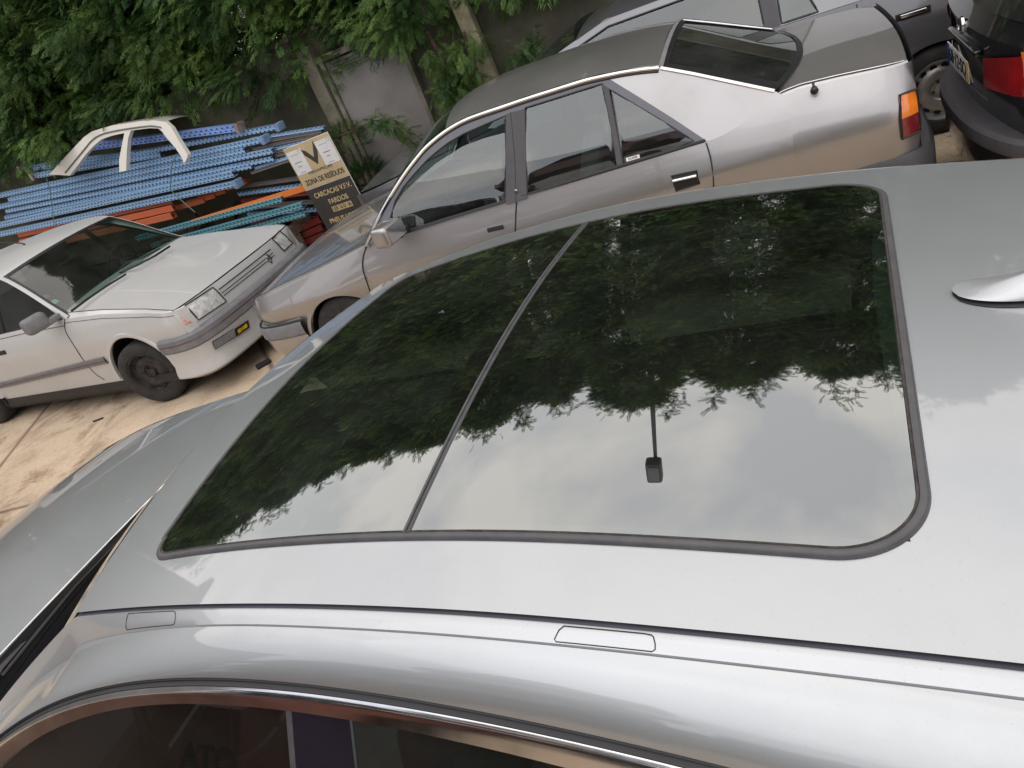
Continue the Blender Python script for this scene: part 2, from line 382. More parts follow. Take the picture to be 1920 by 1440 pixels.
# opaque printed border under the glass edge
o_ = outline(); mb = MB(); rows = []
for i, (u, v) in enumerate(o_):
    a, b = o_[i-1], o_[(i+1) % len(o_)]; tx, ty = b[0]-a[0], b[1]-a[1]; l = math.hypot(tx, ty); nx, ny = -ty/l, tx/l
    if (nx*(u-.42)+ny*v) < 0: nx, ny = -nx, -ny
    rows.append([rf(u+nx*f, v+ny*f, -.006) for f in (-.055, 0)])
rows.append(rows[0]); mb.grid(rows).build('glass_border_print', M_BLACK, A)
MB().grid([[rf(ud_(v)+f, v, -.006) for f in (-.06, .06)] for v in frange(-HS, HS, 20)]).build('roof_crossbeam', M_BLACK, A)
# --- roof side: flush strip, rolled cant rail, chrome trim. Profiles are the same on both sides of the car (sg = -1 near, +1 far)
def sl_(a, b, x): t = max(0, min(1, (x-a)/(b-a))); return t*t*(3-2*t)
def z_edge(u):
    if u > -.257: return rz(u, .6)
    z0 = rz(-.257, .6); s0 = (rz(-.257, .6)-rz(-.277, .6))/.02; d = -.257-u
    return z0 - .50*d - .10*d*d + (s0-.5)*-.03*(1-math.exp(-d/.06))*0
def v_edge(u): return (rw(u)+.001) if u > -.257 else (rw(-.257)+.001+.13*min(1, (-.257-u)/.75))
def d2(u): return .009+min(.045, .13*max(0, .25-u)**2)
CTX = [(-40, 1425), (0, 1392), (73, 1352), (175, 1306), (273, 1286), (401, 1286), (547, 1299), (693, 1317), (850, 1346), (1100, 1396), (1300, 1438)]
CBX = [(-40, 1475), (0, 1437), (73, 1386), (175, 1332), (273, 1315), (401, 1315), (547, 1327), (693, 1349), (850, 1386), (1100, 1432)]
KT = .40
def gv(z): return .670+KT*(1.45-z)                 # half width of the side glass plane at a height
ct = [FA.pl(x, y, (0, -gv(1.45)-.002, 1.45), (0, 1, -KT)) for x, y in CTX]; cb = [FA.pl(x, y, (0, -gv(1.45), 1.45), (0, 1, -KT)) for x, y in CBX]
def tail(c):
    U = [p[0] for p in c]; Z = [p[2] for p in c]; u0, z0 = U[-1], Z[-1]
    for u in (1.0, 1.25, 1.5, 1.75, 2.0): U.append(u); Z.append(z0-.16*(u-u0)-.10*(u-u0)**2)
    return [U[0]-.25]+U, [Z[0]-.12]+Z
CTU, CTZ = tail(ct); CBU, CBZ = tail(cb)
def smoothed(U, Z):
    P = np.polynomial.Polynomial.fit(U, Z, 7); return lambda u: float(P(u))
czt, czb = smoothed(CTU, CTZ), smoothed(CBU, CBZ)
U0, U1 = -1.0, 1.9
print('cz', [(u, round(czt(u),3), round(czb(u),3), round(z_edge(u),3), round(v_edge(u),3), round(gv(czt(u)),3)) for u in (-1.0,-.9,-.8,-.7,-.5,-.3,-.1,.2,.6,1,1.5,1.9)])
print('ctpts', [(round(a,3),round(b,3)) for a,b in zip(CTU,CTZ)])
us2 = frange(U0, U1, 150)
for sg in (-1, 1):
    rows = [[], [], [], [], []]
    strip, roll, chrome, drip = [], [], [], []
    for u in us2:
        ze, ve = z_edge(u), v_edge(u); zt = czt(u); z2, v2 = max(ze-d2(u), min(ze-.012, zt+.03)), ve+.021; vt = gv(zt)+.003
        strip.append([(u, sg*ve, ze-.012), (u, sg*(ve), ze-.0015), (u, sg*(ve+.003), ze-.0008), (u, sg*(ve+.012), ze-.0008-(ze-z2)*.45), (u, sg*(v2-.001), z2), (u, sg*v2, z2-.004)])
        ztt = zt+.012; vtt = gv(ztt)+.002; r = [(u, sg*(v2+.0002), z2-.004), (u, sg*(v2+.0018), z2-.0007)]
        for k in range(1, 11):
            t = k/10; zz_ = z2+(ztt-z2)*(t**1.35 if True else t); vv = v2+.0018+(vtt-v2-.0018)*(1-(1-t)**1.5)
            r.append((u, sg*vv, zz_))
        roll.append(r)
        zb = czb(u); vb = gv(zb)
        chrome.append([(u, sg*(vt+.001-.008), zt+.001), (u, sg*(vt+.001), zt+.0025), (u, sg*(vt+.005), zt-.001), (u, sg*(vt+.007), zt-.005)] + [(u, sg*((vt+.007)+(vb+.006-vt-.007)*t), (zt-.005)+(zb-zt+.005)*t) for t in (.35, .7, .96)] + [(u, sg*(vb+.003), zb-.001), (u, sg*(vb-.006), zb)])
        drip.append([(u, sg*(vtt-.006), ztt), (u, sg*(vtt+.001), ztt-.003), (u, sg*(vtt-.001), ztt-.006), (u, sg*(vt+.001), zt+.004), (u, sg*(vt-.008), zt+.002)])
    MB().grid(strip).build('roof_ditch_strip', M_A2, A, ang=40)
    MB().grid(roll).build('cant_rail', M_A, A, ang=40)
    MB().grid(chrome).build('window_trim', M_CHROME, A, ang=30)
    MB().grid(drip).build('door_seal', M_RUB, A, ang=60)
    MB().grid([[(u, sg*(v_edge(u)-.012), z_edge(u)-.004), (u, sg*(v_edge(u)-.004), z_edge(u)-.0035), (u, sg*(v_edge(u)+.003), z_edge(u)-.006)] for u in us2]).build('ditch_moulding', M_GROOVE, A)
    MB().grid([[(u, sg*(v_edge(u)+.0208), z_edge(u)-d2(u)-.0042), (u, sg*(v_edge(u)+.0232), z_edge(u)-d2(u)-.0042)] for u in us2]).build('panel_seam', M_RUB, A)
    # flush covers over the roof-bar mounts: outline groove
    for ua, ub in [tuple(FA.at(x_, y_, v=-.60)[0] for x_, y_ in q_) for q_ in (((250, 1182), (338, 1167)), ((1052, 1178), (1228, 1194)))]:
        pp = []
        for u, f in ([(u, .0035) for u in frange(ua+.003, ub-.012, 12)] + [(ub-.004, .0042), (ub-.002, .006)] + [(ub, f) for f in (.012, .0165)] + [(u, .0185) for u in frange(ub-.003, ua-.004, 12)] + [(ua-.006, .0165), (ua-.002, .008)]):
            t = f/.021; pp.append((u, sg*(v_edge(u)+f), z_edge(u)-.0005-d2(u)*(max(0, t-.12)/.88)**1.15))
        MB().tube(pp, .0007, 6, closed=True).build('mount_cover', M_RUB, A)
# --- side glass, pillar, doors below the glass
def side_u(z_, sg): return sg*gv(z_)
BELT = lambda u: 1.0+.02*(u+1)/3
def pane(ua, ub, sg, name, mat, off=.004, sl=(-.11, -.11)):
    rows = []
    for k in range(40):
        t = k/39; col = []
        u_top = ua+(ub-ua)*t
        for j in range(9):
            s = j/8; zt_ = czb(u_top)+.004; z_ = zt_+(BELT(u_top)-.03-zt_)*s
            u = u_top+(sl[0]*(1-t)+sl[1]*t)*s*.9
            col.append((u, sg*(gv(z_)-off), z_))
        rows.append(col)
    return MB().grid(rows).build(name, mat, A, ang=60)
for sg in (-1, 1):
    pane(-.93, .267, sg, 'side_window', M_GA, sl=(.0, -.14)); pane(.268, .279, sg, 'window_channel', M_SEAL, off=.001, sl=(-.14, -.14))
    pane(.279, .372, sg, 'door_pillar', M_PILLAR, off=.0, sl=(-.14, -.10))
    pane(.373, 1.25, sg, 'side_window', M_GA, sl=(-.10, 0)); pane(1.25, 1.33, sg, 'door_pillar', M_PILLAR, off=0, sl=(0, 0)); pane(1.33, 1.75, sg, 'side_window', M_GA, sl=(0, 0))
# --- lower body
WHA = (-1.62, 1.22); RA = .36; HWA = .905
def archz(u, ucs, r, zc, base):
    z = base
    for c in ucs:
        if abs(u-c) < r: z = max(z, zc+math.sqrt(r*r-(u-c)**2))
    return z
def stations(a, b, ucs, r, n=90):
    s = set(round(x, 4) for x in frange(a, b, n))
    for c in ucs:
        for k in range(33): s.add(round(c-r*math.cos(math.pi*k/32), 4))
        s.add(round(c-r-.0005, 4)); s.add(round(c+r+.0005, 4))
    return sorted(x for x in s if a <= x <= b)
def a_plan(u):                  # half width in plan, rounded at the ends
    h = HWA
    if u < -1.9: h -= .55*(1-math.sqrt(max(0, 1-((-1.9-u)/.62)**2)))
    if u > 1.9: h -= .35*(1-math.sqrt(max(0, 1-((u-1.9)/.45)**2)))
    return h
def a_top(u):                   # shoulder height
    if u < -1.05: return .985-.11*((-1.05-u)/1.4)**1.3-.10*max(0, (-1.9-u)/.6)**2
    return BELT(u)-.01
for sg in (-1, 1):
    rows = []
    for u in stations(-2.48, 2.3, WHA, RA):
        zb = archz(u, WHA, RA, .32, .2); zt = a_top(u); col = []
        for k in range(15):
            t = k/14; z = zb+(zt-zb)*t; f = (z-.2)/(.8)
            w_ = a_plan(u)-.03*(1-f)**2-.055*max(0, f-.62)**1.5/.25
            col.append((u, sg*w_, z))
        rows.append(col)
    MB().grid(rows).build('body_side', M_A, A, ang=40)
    for c in WHA:
        MB().grid([[(c+RA*math.cos(t), sg*.86, .32+RA*math.sin(t)), (c+RA*math.cos(t), sg*.55, .32+RA*math.sin(t))] for t in frange(-.2, math.pi+.2, 24)]).build('wheel_arch_liner', M_BLACK, A)
# hood: crowned panel running down to the nose
def hz(u, v): return 1.105-.075*((-1.13-u)/1.0)-.06*max(0, (-1.13-u))**2.6-.03*(abs(v)/.8)**2.4
rows = []
for v in frange(-1, 1, 49):
    r = []
    for t in frange(0, 1, 40):
        vv = v*.80; ur = -1.135-.035*vv*vv; uf = -2.42+.35*abs(v)**2.5; u = ur+(uf-ur)*t
        r.append((u, vv*(1-.08*t), hz(u, vv)))
    rows.append(r)
MB().grid(rows).build('hood', M_A, A, ang=60)
MB().tube([(r[0][0], r[0][1], r[0][2]-.003) for r in rows], .004, 8).build('hood_edge', M_CHROME, A); MB().grid([[(r[0][0]+.002, r[0][1], r[0][2]-.005), (r[0][0]+.012, r[0][1], r[0][2]-.05), (r[0][0]+.05, r[0][1], .93)] for r in rows]).build('hood_rear_seal', M_BLACK, A)
for sg in (-1, 1):
    MB().grid([[(u, sg*(.80*(1-.08*min(1, (-1.17-u)/1.25))+.003+(a_plan(u)-.055-.803+.06)*s), hz(u, .8)-.004+(a_top(u)-hz(u, .8)+.004)*s**1.6) for s in frange(0, 1, 8)] for u in frange(-1.05, -2.35, 40)]).build('fender_top', M_A, A)
# nose and tail caps, bumper
for (ue, sgn) in ((-2.45, -1), (2.3, 1)):
    rows = []
    for v in frange(-1, 1, 25):
        hw = a_plan(ue); uu = ue+sgn*.10*(1-v*v); rows.append([(uu-sgn*.03*(1-f), v*hw, .22+(a_top(ue)-.22)*f) for f in frange(0, 1, 8)])
    MB().grid(rows).build('bumper', M_A, A)
# tailgate region
rows = []
for v in frange(-.57, .57, 20): rows.append([(1.95+.33*t, v*(1+.15*t), rz(1.95, v)-(.36*t)) for t in frange(0, 1, 6)])
MB().grid(rows).build('rear_window', M_GA, A)
MB().grid([[(p[-1][0]+.0, p[-1][1], p[-1][2]) for p in rows], [(2.37, p[-1][1]*1.15, .8) for p in rows]]).build('tailgate', M_A, A)
# windscreen, khaki edges painted as reflected ground, cowl, wiper
rows = []
for v in frange(-1, 1, 41):
    r = []
    for t in frange(0, 1, 16):
        ue = -.262-.70*t; hw = (v_edge(ue)-.004); q = 1-abs(v)**2.2; zc_ = (rz(uw_(0), 0)-z_edge(-.262))*(1-t)+.01*t
        r.append((ue-(.094+.05*t)*q, v*hw, z_edge(ue)-.004+zc_*q))
    rows.append(r)
MB().grid([[(p[0], p[1], p[2]+.003) for p in r[:2]] + [(r[0][0]-.028, r[0][1], r[0][2]-.012)] for r in rows]).build('windscreen_seal', M_KHAKI, A)  # strip of painted ground reflection along the windscreen top
MB().grid([[(p[0]-.002, p[1], p[2]+.003) for p in r[-3:]] for r in rows]).build('windscreen_lower_edge', M_KHAKI, A)
MB().grid([[(-1.11+.15*v*v, v*.70, 1.03-.0*v*v), (-1.13+.13*v*v, v*.72, 1.0-.03*v*v), (-1.25+.12*v*v, v*.80, .975-.03*v*v)] for v in frange(-1, 1, 33)]).build('cowl', M_BLACK, A)
wp = MB().tube([(-1.10, -.60, 1.05), (-1.135, -.46, 1.072), (-1.155, -.264, 1.075), (-1.175, -.086, 1.07), (-1.19, .12, 1.06)], [.012, .012, .009, .007, .005], 8, flat=.6).build('wiper', M_TRIM, A)
MB().tube([(-1.09, -.48, 1.075), (-1.125, -.2, 1.085), (-1.14, .14, 1.08)], .005, 6).build('wiper_blade', M_BLACK, wp)
# antenna fin
b0 = None
for k in range(60):
    z_ = 1.53; p = FA.at(1786, 551, z=z_)
    for _ in range(8): z_ = rz(p[0], p[1]); p = FA.at(1786, 551, z=z_)
AU, AV = p[0], p[1]; print('antenna', p)
def fin(fw, fh, base):
    rows = []
    for k in range(31):
        t = k/30; u = AU+.185*t; w = fw*math.sin(math.pi*min(1, (t*.96+.0)**.62*.98+.02))**.75*.034; h = fh*.047*(sl_(0, 1, t*1.12)*1.0)*(1 if t < .93 else 1-((t-.93)/.07)**2*.5)
        r = []
        for j in range(17):
            a = math.pi*j/16; c, s = math.cos(a), math.sin(a)
            r.append((u, AV+w*math.copysign(abs(c)**(1.4 if fh > .1 else 1), c), rz(u, AV)+base+max(0, h*s**1.1)))
        rows.append(r)
    return rows
fin_ = MB().grid(fin(1, 1, .006)).build('roof_antenna', M_A2, A, ang=60)
MB().grid(fin(1.2, .02, .0)).grid([[(p[0], p[1], p[2]) for p in r] for r in fin(1.2, .09, .001)]).build('antenna_gasket', M_RUB, fin_, ang=60)
# wheels
def wheel(par, c, ax, r=.3, w=.19, rim=.62, rmat=M_RIM, holes=8, rot=0, name='wheel', nuts=4, hub=M_STEEL):
    ax = Vector(ax).normalized(); e = empty(name); e.parent = par
    c = Vector(c)
    pr = [(r*rim, -w*.5), (r*.80, -w*.52), (r*.93, -w*.46), (r*.985, -w*.36), (r, -w*.2), (r, w*.2), (r*.985, w*.36), (r*.93, w*.46), (r*.80, w*.52), (r*rim*1.05, w*.5), (r*rim, w*.44)]
    MB().lathe(pr, c, ax, 56).build('tyre', M_TYRE, e)
    q = r*rim
    MB().lathe([(q*1.02, w*.45), (q*1.0, w*.48), (q*.95, w*.47), (q*.92, w*.40), (q*.88, w*.25), (q*.80, w*.22), (q*.68, w*.31), (q*.55, w*.34), (q*.36, w*.30), (q*.30, w*.22), (q*.2, w*.22), (q*.19, w*.30), (q*.10, w*.32), (0, w*.32)], c, ax, 56).build('rim', rmat, e, ang=40)
    t = Vector((0, 0, 1)); x = ax.cross(t).normalized(); y = ax.cross(x); mb = MB()
    for k in range(holes):
        a = rot+k*2*math.pi/holes; p = c+(x*math.cos(a)+y*math.sin(a))*q*.77+ax*(w*.262)
        rad = (x*math.cos(a)+y*math.sin(a)); tg = ax.cross(rad)
        MB().poly([(q*.075*math.cos(b)*1.5, q*.075*math.sin(b)) for b in frange(0, 2*math.pi, 13)[:-1]], fn=lambda a_, b_: tuple(p+tg*a_+rad*b_+ax*.002)).build('rim_hole', M_DARK, e, smooth=False)
    mb = MB()
    for k in range(nuts):
        a = rot+.3+k*2*math.pi/nuts; p = c+(x*math.cos(a)+y*math.sin(a))*q*.25+ax*w*.22; MB().lathe([(0, .016), (.008, .016), (.010, 0)], p, ax, 6).build('wheel_nut', hub, e)
    return e
for u in WHA:
    for sg in (-1, 1): wheel(A, (u, sg*.80, .325), (0, sg, 0), .325, .21, .68, M_RIM)
MB().box((-.1, 0, .26), (4.5, 1.55, .1)).build('floor_pan', M_BLACK, A)
# interior
def seat(par, c, s=1, mat=M_SEATD, face=-1, lean=.35, name='seat'):
    """c: middle of the cushion top; face: direction of travel along u"""
    e = empty(name); e.parent = par; cu, cv, cz_ = c
    MB().box((cu, cv, cz_-.08), (.50*s, .48*s, .16), bev=.05).build('seat_cushion', mat, e)
    ax = ((math.cos(lean), 0, face*math.sin(lean)), (0, 1, 0), (-face*math.sin(lean), 0, math.cos(lean)))
    b = (cu-face*(.24+.14)*s, cv, cz_+.27*s)
    MB().box(b, (.13*s, .47*s, .62*s), ax, bev=.05).build('backrest', mat, e)
    h = (cu-face*(.24+.27)*s, cv, cz_+.67*s)
    MB().box(h, (.09*s, .26*s, .17*s), ax, bev=.035).build('headrest', mat, e)
    return e
def steering(par, c, face=-1, r=.185, mat=M_BLACK):
    tilt = R(25); ax = Vector((-face*math.cos(tilt), 0, math.sin(tilt))); c = Vector(c); x = Vector((0, 1, 0)); y = ax.cross(x)
    MB().tube([tuple(c+x*r*math.cos(a)+y*r*math.sin(a)) for a in frange(0, 2*math.pi, 41)[:-1]], .013, 8, closed=True).tube([tuple(c-x*r), tuple(c+ax*-.02), tuple(c+x*r)], .014, 6).tube([tuple(c-ax*.02), tuple(c-y*r)], .014, 6).lathe([(0, .012), (.05, .01), (.065, -.02), (.05, -.05), (.03, -.2)], c, ax, 20).build('steering_wheel', mat, par)
seat(A, (-.15, -.36, .66), mat=M_SEATG); seat(A, (-.15, .36, .66), mat=M_SEATG)
MB().box((.95, 0, .56), (.5, 1.25, .16), bev=.05).box((1.26, 0, .87), (.16, 1.25, .55), ((.96, 0, -.27), (0, 1, 0), (.27, 0, .96)), bev=.05).build('rear_bench', M_SEATG, A)
MB().box((-.82, 0, .88), (.42, 1.36, .22), bev=.06).build('dashboard', M_INT, A)
MB().box((-.1, 0, .58), (.9, .2, .22), bev=.03).build('centre_console', M_INT, A)
steering(A, (-.50, -.36, .95))
MB().box((-.33, .02, 1.33), (.04, .24, .07), bev=.015).build('inner_mirror', M_TRIM, A)
# ================================================================ ground
def ground_mat():
    mt, t, b = new_mat('beige_concrete'); inp(b, Roughness=.9)
    a = tex(t, 'Noise', .55, 8, .6); c = tex(t, 'Noise', 3.5, 8, .65); d = tex(t, 'Noise', 40, 6, .7); e = tex(t, 'Noise', 1.6, 5, .7, dist=1.2)
    c1 = ramp(t, a.outputs[0], [(.32, (.36, .28, .20)), (.5, (.47, .38, .28)), (.68, (.56, .47, .36))])
    c2 = mixc(t, .5, c1, ramp(t, c.outputs[0], [(.3, (.26, .19, .13)), (.5, (.50, .41, .31)), (.7, (.60, .50, .38))]))
    st = ramp(t, e.outputs[0], [(.52, (0, 0, 0)), (.66, (.8, .8, .8))]); c3 = mixc(t, st, c2, (.20, .125, .07))
    c4 = mixc(t, .35, c3, ramp(t, d.outputs[0], [(.3, (.2, .17, .13)), (.7, (.75, .68, .56))]), 'OVERLAY')
    v = tex(t, 'Voronoi', .33, coord='Object'); v.feature = 'DISTANCE_TO_EDGE'
    w = t.nodes.new('ShaderNodeMix'); w.data_type = 'RGBA'
    ck = ramp(t, v.outputs[0], [(0, (.9, .9, .9)), (.004, (.5, .5, .5)), (.007, (0, 0, 0))]); c5 = mixc(t, ck, c4, (.1, .07, .045))
    t.links.new(c5, b.inputs['Base Color']); bump(t, b, d.outputs[0], .35, .01); return mt
M_GR = ground_mat()
tag(MB().grid([[(x, y, 0) for x in frange(-150, 150, 7)] for y in frange(-150, 150, 7)]).build('ground', M_GR, smooth=False), kind='structure')
# ================================================================ generic pieces for the three-box cars (near side at v = 0, far side mirrored about W/2)
class Body:
    def __init__(s, fr, W, root): s.fr, s.W, s.root = fr, W, root
    def mir(s, rows): return [[(p[0], s.W-p[1], p[2]) for p in r] for r in rows]
    def both(s, rows, name, mat, ang=35, par=None, label=None):
        o = MB().grid(rows).build(name, mat, par or s.root, ang=ang); MB().grid(s.mir(rows)).build(name, mat, par or s.root, ang=ang); return o
    def side(s, a, b, ucs, r, zc, base, top, vf, mat, name='body_side', n=90, nt=16, ang=28):
        rows = []
        for u in stations(a, b, ucs, r, n):
            zb = archz(u, ucs, r, zc, base); zt = top(u); rows.append([(u, vf(u, zb+(zt-zb)*k/(nt-1)), zb+(zt-zb)*k/(nt-1)) for k in range(nt)])
        s.both(rows, name, mat, ang)
        for c in ucs:
            s.both([[(c+r*math.cos(t), vf(c, .5)+.012, zc+r*math.sin(t)), (c+r*math.cos(t), .35, zc+r*math.sin(t))] for t in frange(-.25, math.pi+.25, 24)], 'wheel_arch_liner', M_BLACK)
            s.both([[(c+(r+.001)*math.cos(t), vf(c, .5)+.015, zc+(r+.001)*math.sin(t)), (c+(r+.004)*math.cos(t), vf(c, .5)-.012, zc+(r+.004)*math.sin(t)), (c+(r+.03)*math.cos(t), vf(c, .5)-.014, zc+(r+.03)*math.sin(t)), (c+(r+.045)*math.cos(t), vf(c+(r+.045)*math.cos(t), zc+(r+.045)*math.sin(t))+.001, zc+(r+.045)*math.sin(t))] for t in frange(.0, math.pi, 40)], 'wheel_arch_lip', mat)
    def seam(s, pts, r=.003, name='panel_seam', mat=None, far=False):
        MB().tube(pts, r, 6).build(name, mat or M_BLACK, s.root)
def hit_surf(fr, px, py, zf, z0=1.0):
    p = fr.at(px, py, z=z0)
    for _ in range(12): p = fr.at(px, py, z=zf(p[0], p[1]))
    return p
def hit_side(fr, px, py, vf, v0=0.):
    p = fr.at(px, py, v=v0)
    for _ in range(12): p = fr.at(px, py, v=vf(p[0], p[2]))
    return p
def ring_tube(pts, r, name, mat, par, k=3):
    MB().tube(dense(list(pts)+[pts[0]], .04)[:-1], r, 6, closed=True).build(name, mat, par)

# ================================================================ taupe sedan behind the glass-roof car
FD = Fr((.442, 4.245), -28); WD = 1.70
D = empty('sedan', FD, label='taupe brown sedan with chrome roof rails, dusty roof and open-topped front window', cat='car')
BD = Body(FD, WD, D)
def dtop(u): return lin([-2.3, -2.2, -1.05, -.5, 1.1, 1.18, 1.26, 1.34, 1.42, 1.5, 1.58, 1.75, 2.06], [.655, .685, .885, .903, .935, .942, .962, .990, 1.017, 1.036, 1.042, 1.033, 1.008], u)
def dcr(u): return lin([-2.3, 1.1, 2.06], [.585, .765, .80], u)
def dcorner(u):
    c = 0
    if u < -2.05: x = min(1, (-2.05-u)/.24); c = .22*(1-math.sqrt(max(0, 1-x*x)))
    if u > 1.9: x = min(1, (u-1.9)/.18); c = .10*(1-math.sqrt(max(0, 1-x*x)))
    return c
def dv(u, z):
    zc = dcr(u); zt = dtop(u); return dcorner(u) + (max(.045, .045+.42*(zt-.93))*((z-zc)/max(.02, zt-zc))**1.25 if z > zc else .16*((zc-z)/.5)**1.2)
WHD = (-1.50, 1.17)
BD.side(-2.28, 2.07, WHD, .335, .275, .17, dtop, dv, M_D, n=100)
KD = .42
def gd(x, y): return FD.pl(x, y, (0, .045, .93), (0, 1, -KD))
def gdv(z, off=0): return .045+KD*(z-.93)+off
RAIL = [(686, 460), (705, 418), (724, 382), (745, 347), (764, 319), (785, 292), (803, 272), (835, 246), (869, 226), (905, 212), (935, 202), (970, 190), (1000, 180), (1035, 169), (1070, 158), (1100, 149), (1135, 141), (1170, 134), (1205, 129), (1236, 126)]
rail = [gd(*p) for p in RAIL]
print('D rail', [tuple(round(x, 2) for x in p) for p in rail[::3]])
belt_pts = [(u, dtop(u)-.006) for u in (1.50, 1.46, 1.42, 1.38, 1.34, 1.30, 1.26, 1.22, 1.18, 1.14, 1.1, .7, .3, -.1, -.5, -.8)]
def plate(body, outer, holes, kv, name, mat, off=0., thick=.012, par=None):
    o = None
    for far in (0, 1):
        fn = (lambda a, b: (a, body.W-(kv(b)+off), b)) if far else (lambda a, b: (a, kv(b)+off, b))
        x = MB().poly(outer, holes, fn, (0, -thick if far else thick, 0)).build(name, mat, par or body.root, smooth=False); o = o or x
    return o
h2 = lambda L: [(p[0], p[2]) for p in (gd(*q) for q in L)]
W1 = [(732, 410), (741, 377), (757, 350), (777, 326), (800, 301), (817, 286), (840, 268), (869, 251), (910, 233), (948, 217), (948, 300), (947, 379), (860, 405), (760, 437), (738, 441)]
W2 = [(985, 202), (1030, 188), (1080, 172), (1129, 157), (1140, 210), (1150, 265), (1157, 310), (1100, 330), (1040, 348), (989, 364)]
W3 = [(1142, 167), (1180, 190), (1240, 226), (1301, 264), (1240, 286), (1168, 307), (1156, 240)]
dr = h2([(1133, 142), (1200, 183), (1262, 222), (1325, 264)])
rail2 = [(p[0], p[2]) for p in rail]
ri = next(i for i, p in enumerate(RAIL) if p[0] >= 1135)
outer = rail2[:ri]+dr+[p for p in belt_pts if p[0] < dr[-1][0]-.02]
plate(BD, outer, [h2(W1), h2(W2), h2(W3)], gdv, 'door_frame', M_TRIM2, -.002)
bp = h2([(949, 214), (984, 203), (988, 364), (987, 372), (949, 383)])
plate(BD, bp, [], gdv, 'door_pillar', M_TRIM, -.005, .004)
plate(BD, h2([(1129, 156), (1142, 166), (1168, 308), (1157, 311)]), [], gdv, 'window_divider', M_TRIM, -.005, .004)
cp = [dr[0]]+rail2[ri:]+h2([(1300, 139), (1380, 156), (1455, 172)])+[(p[0], p[1]) for p in belt_pts if p[0] > dr[-1][0]]+[dr[-1], dr[2], dr[1]]
cpo = cp
plate(BD, cpo, [], gdv, 'rear_pillar', M_D, 0.)
W1p = h2([(732, 410), (741, 385), (757, 362), (777, 342), (817, 307), (869, 274), (910, 259), (948, 249), (948, 300), (947, 379), (860, 405), (760, 437), (738, 441)])
def poly_span(P, u):
    zs = []
    for i in range(len(P)):
        (a, b), (c, d) = P[i-1], P[i]
        if (a-u)*(c-u) <= 0 and abs(a-c) > 1e-9: zs.append(b+(d-b)*(u-a)/(c-a))
    return (min(zs), max(zs)) if len(zs) >= 2 else None
def curved_pane(body, P, kv, z0, z1, bulge, name, mat):
    """window pane cut to a polygon in (u, z), bowed outwards between z0 and z1 like real door glass"""
    ua, ub = min(p[0] for p in P)+.002, max(p[0] for p in P)-.002; rws = []
    for u in frange(ua, ub, 26):
        sp = poly_span(P, u)
        if sp: rws.append([(u, kv(z)+.010-bulge*(1-((z-z0)/(z1-z0)*2-1)**2), z) for z in frange(sp[0]-.004, sp[1]+.002, 14)])
    o = MB().grid(rws).build(name, mat, body.root, ang=60); MB().grid(body.mir(rws)).build(name, mat, body.root, ang=60); return o
for w_, nm in ((W1p, 'side_window'), (h2(W2), 'side_window'), (h2(W3), 'quarter_window')): curved_pane(BD, w_, gdv, .90, 1.38, .017, nm, M_GD)
for w_ in (W1, W2, W3): ring_tube([gd(*p) for p in w_], .0055, 'window_seal', M_BLACK, D)
MB().tube([gd(*p)[:1]+(gd(*p)[1]-.003,)+gd(*p)[2:] for p in ((958, 210), (966, 300), (968, 379))], .003, 6).build('panel_seam', M_BLACK, D)
# belt moulding, rails
for far in (0, 1):
    fx = (lambda p: (p[0], WD-p[1], p[2])) if far else (lambda p: p)
    MB().tube([fx((u, dv(u, dtop(u))-.002, dtop(u)+.002)) for u in frange(-.98, 1.09, 30)], .009, 8).build('belt_moulding', M_BLACK, D)
    rp = smooth_path([(p[0], p[1]-.008, p[2]) for p in rail], 3)
    MB().tube([fx((p[0], p[1]+.012*far, p[2]-.022*far)) for p in rp], .012, 8).build('roof_rail_trim', M_CHROME, D)
    MB().tube([fx((p[0]-.008, p[1]-.004, p[2]-.016)) for p in rp], .006, 6).build('rail_seal', M_BLACK, D)
    MB().tube([fx(gd(*p)) for p in ((1239, 128), (1300, 139), (1380, 156), (1452, 171))], .010, 8).build('rear_window_trim', M_CHROME, D)
# windscreen + roof: rows across
HEAD = -.36
def xrow(p, n=25, crown=.055, bow=0.):
    o = []
    for k in range(n):
        t = k/(n-1); v = p[1]+(WD-2*p[1])*t; s = 1-(2*t-1)**2; o.append((p[0]-bow*s, v, p[2]+crown*(1-(2*t-1)**2)))
    return o
rs = smooth_path(rail, 4)
hi = next(i for i, p in enumerate(rs) if p[0] > HEAD)
roofrows = [xrow(p, crown=.05, bow=.09*(1-sl_(HEAD, HEAD+.5, p[0]))) for p in rs[hi:]]
MB().grid(roofrows).build('roof_panel', M_D, D, ang=60)
ws = [xrow(p, crown=.05*sl_(-1.05, HEAD, p[0]), bow=.09+.06*(1-sl_(-1.0, HEAD, p[0]))) for p in rs[:hi+1]]
MB().grid(ws).build('windscreen', M_GC, D, ang=60)
MB().grid([[p for p in r[:2]] for r in ws]).build('windscreen_seal', M_BLACK, D)
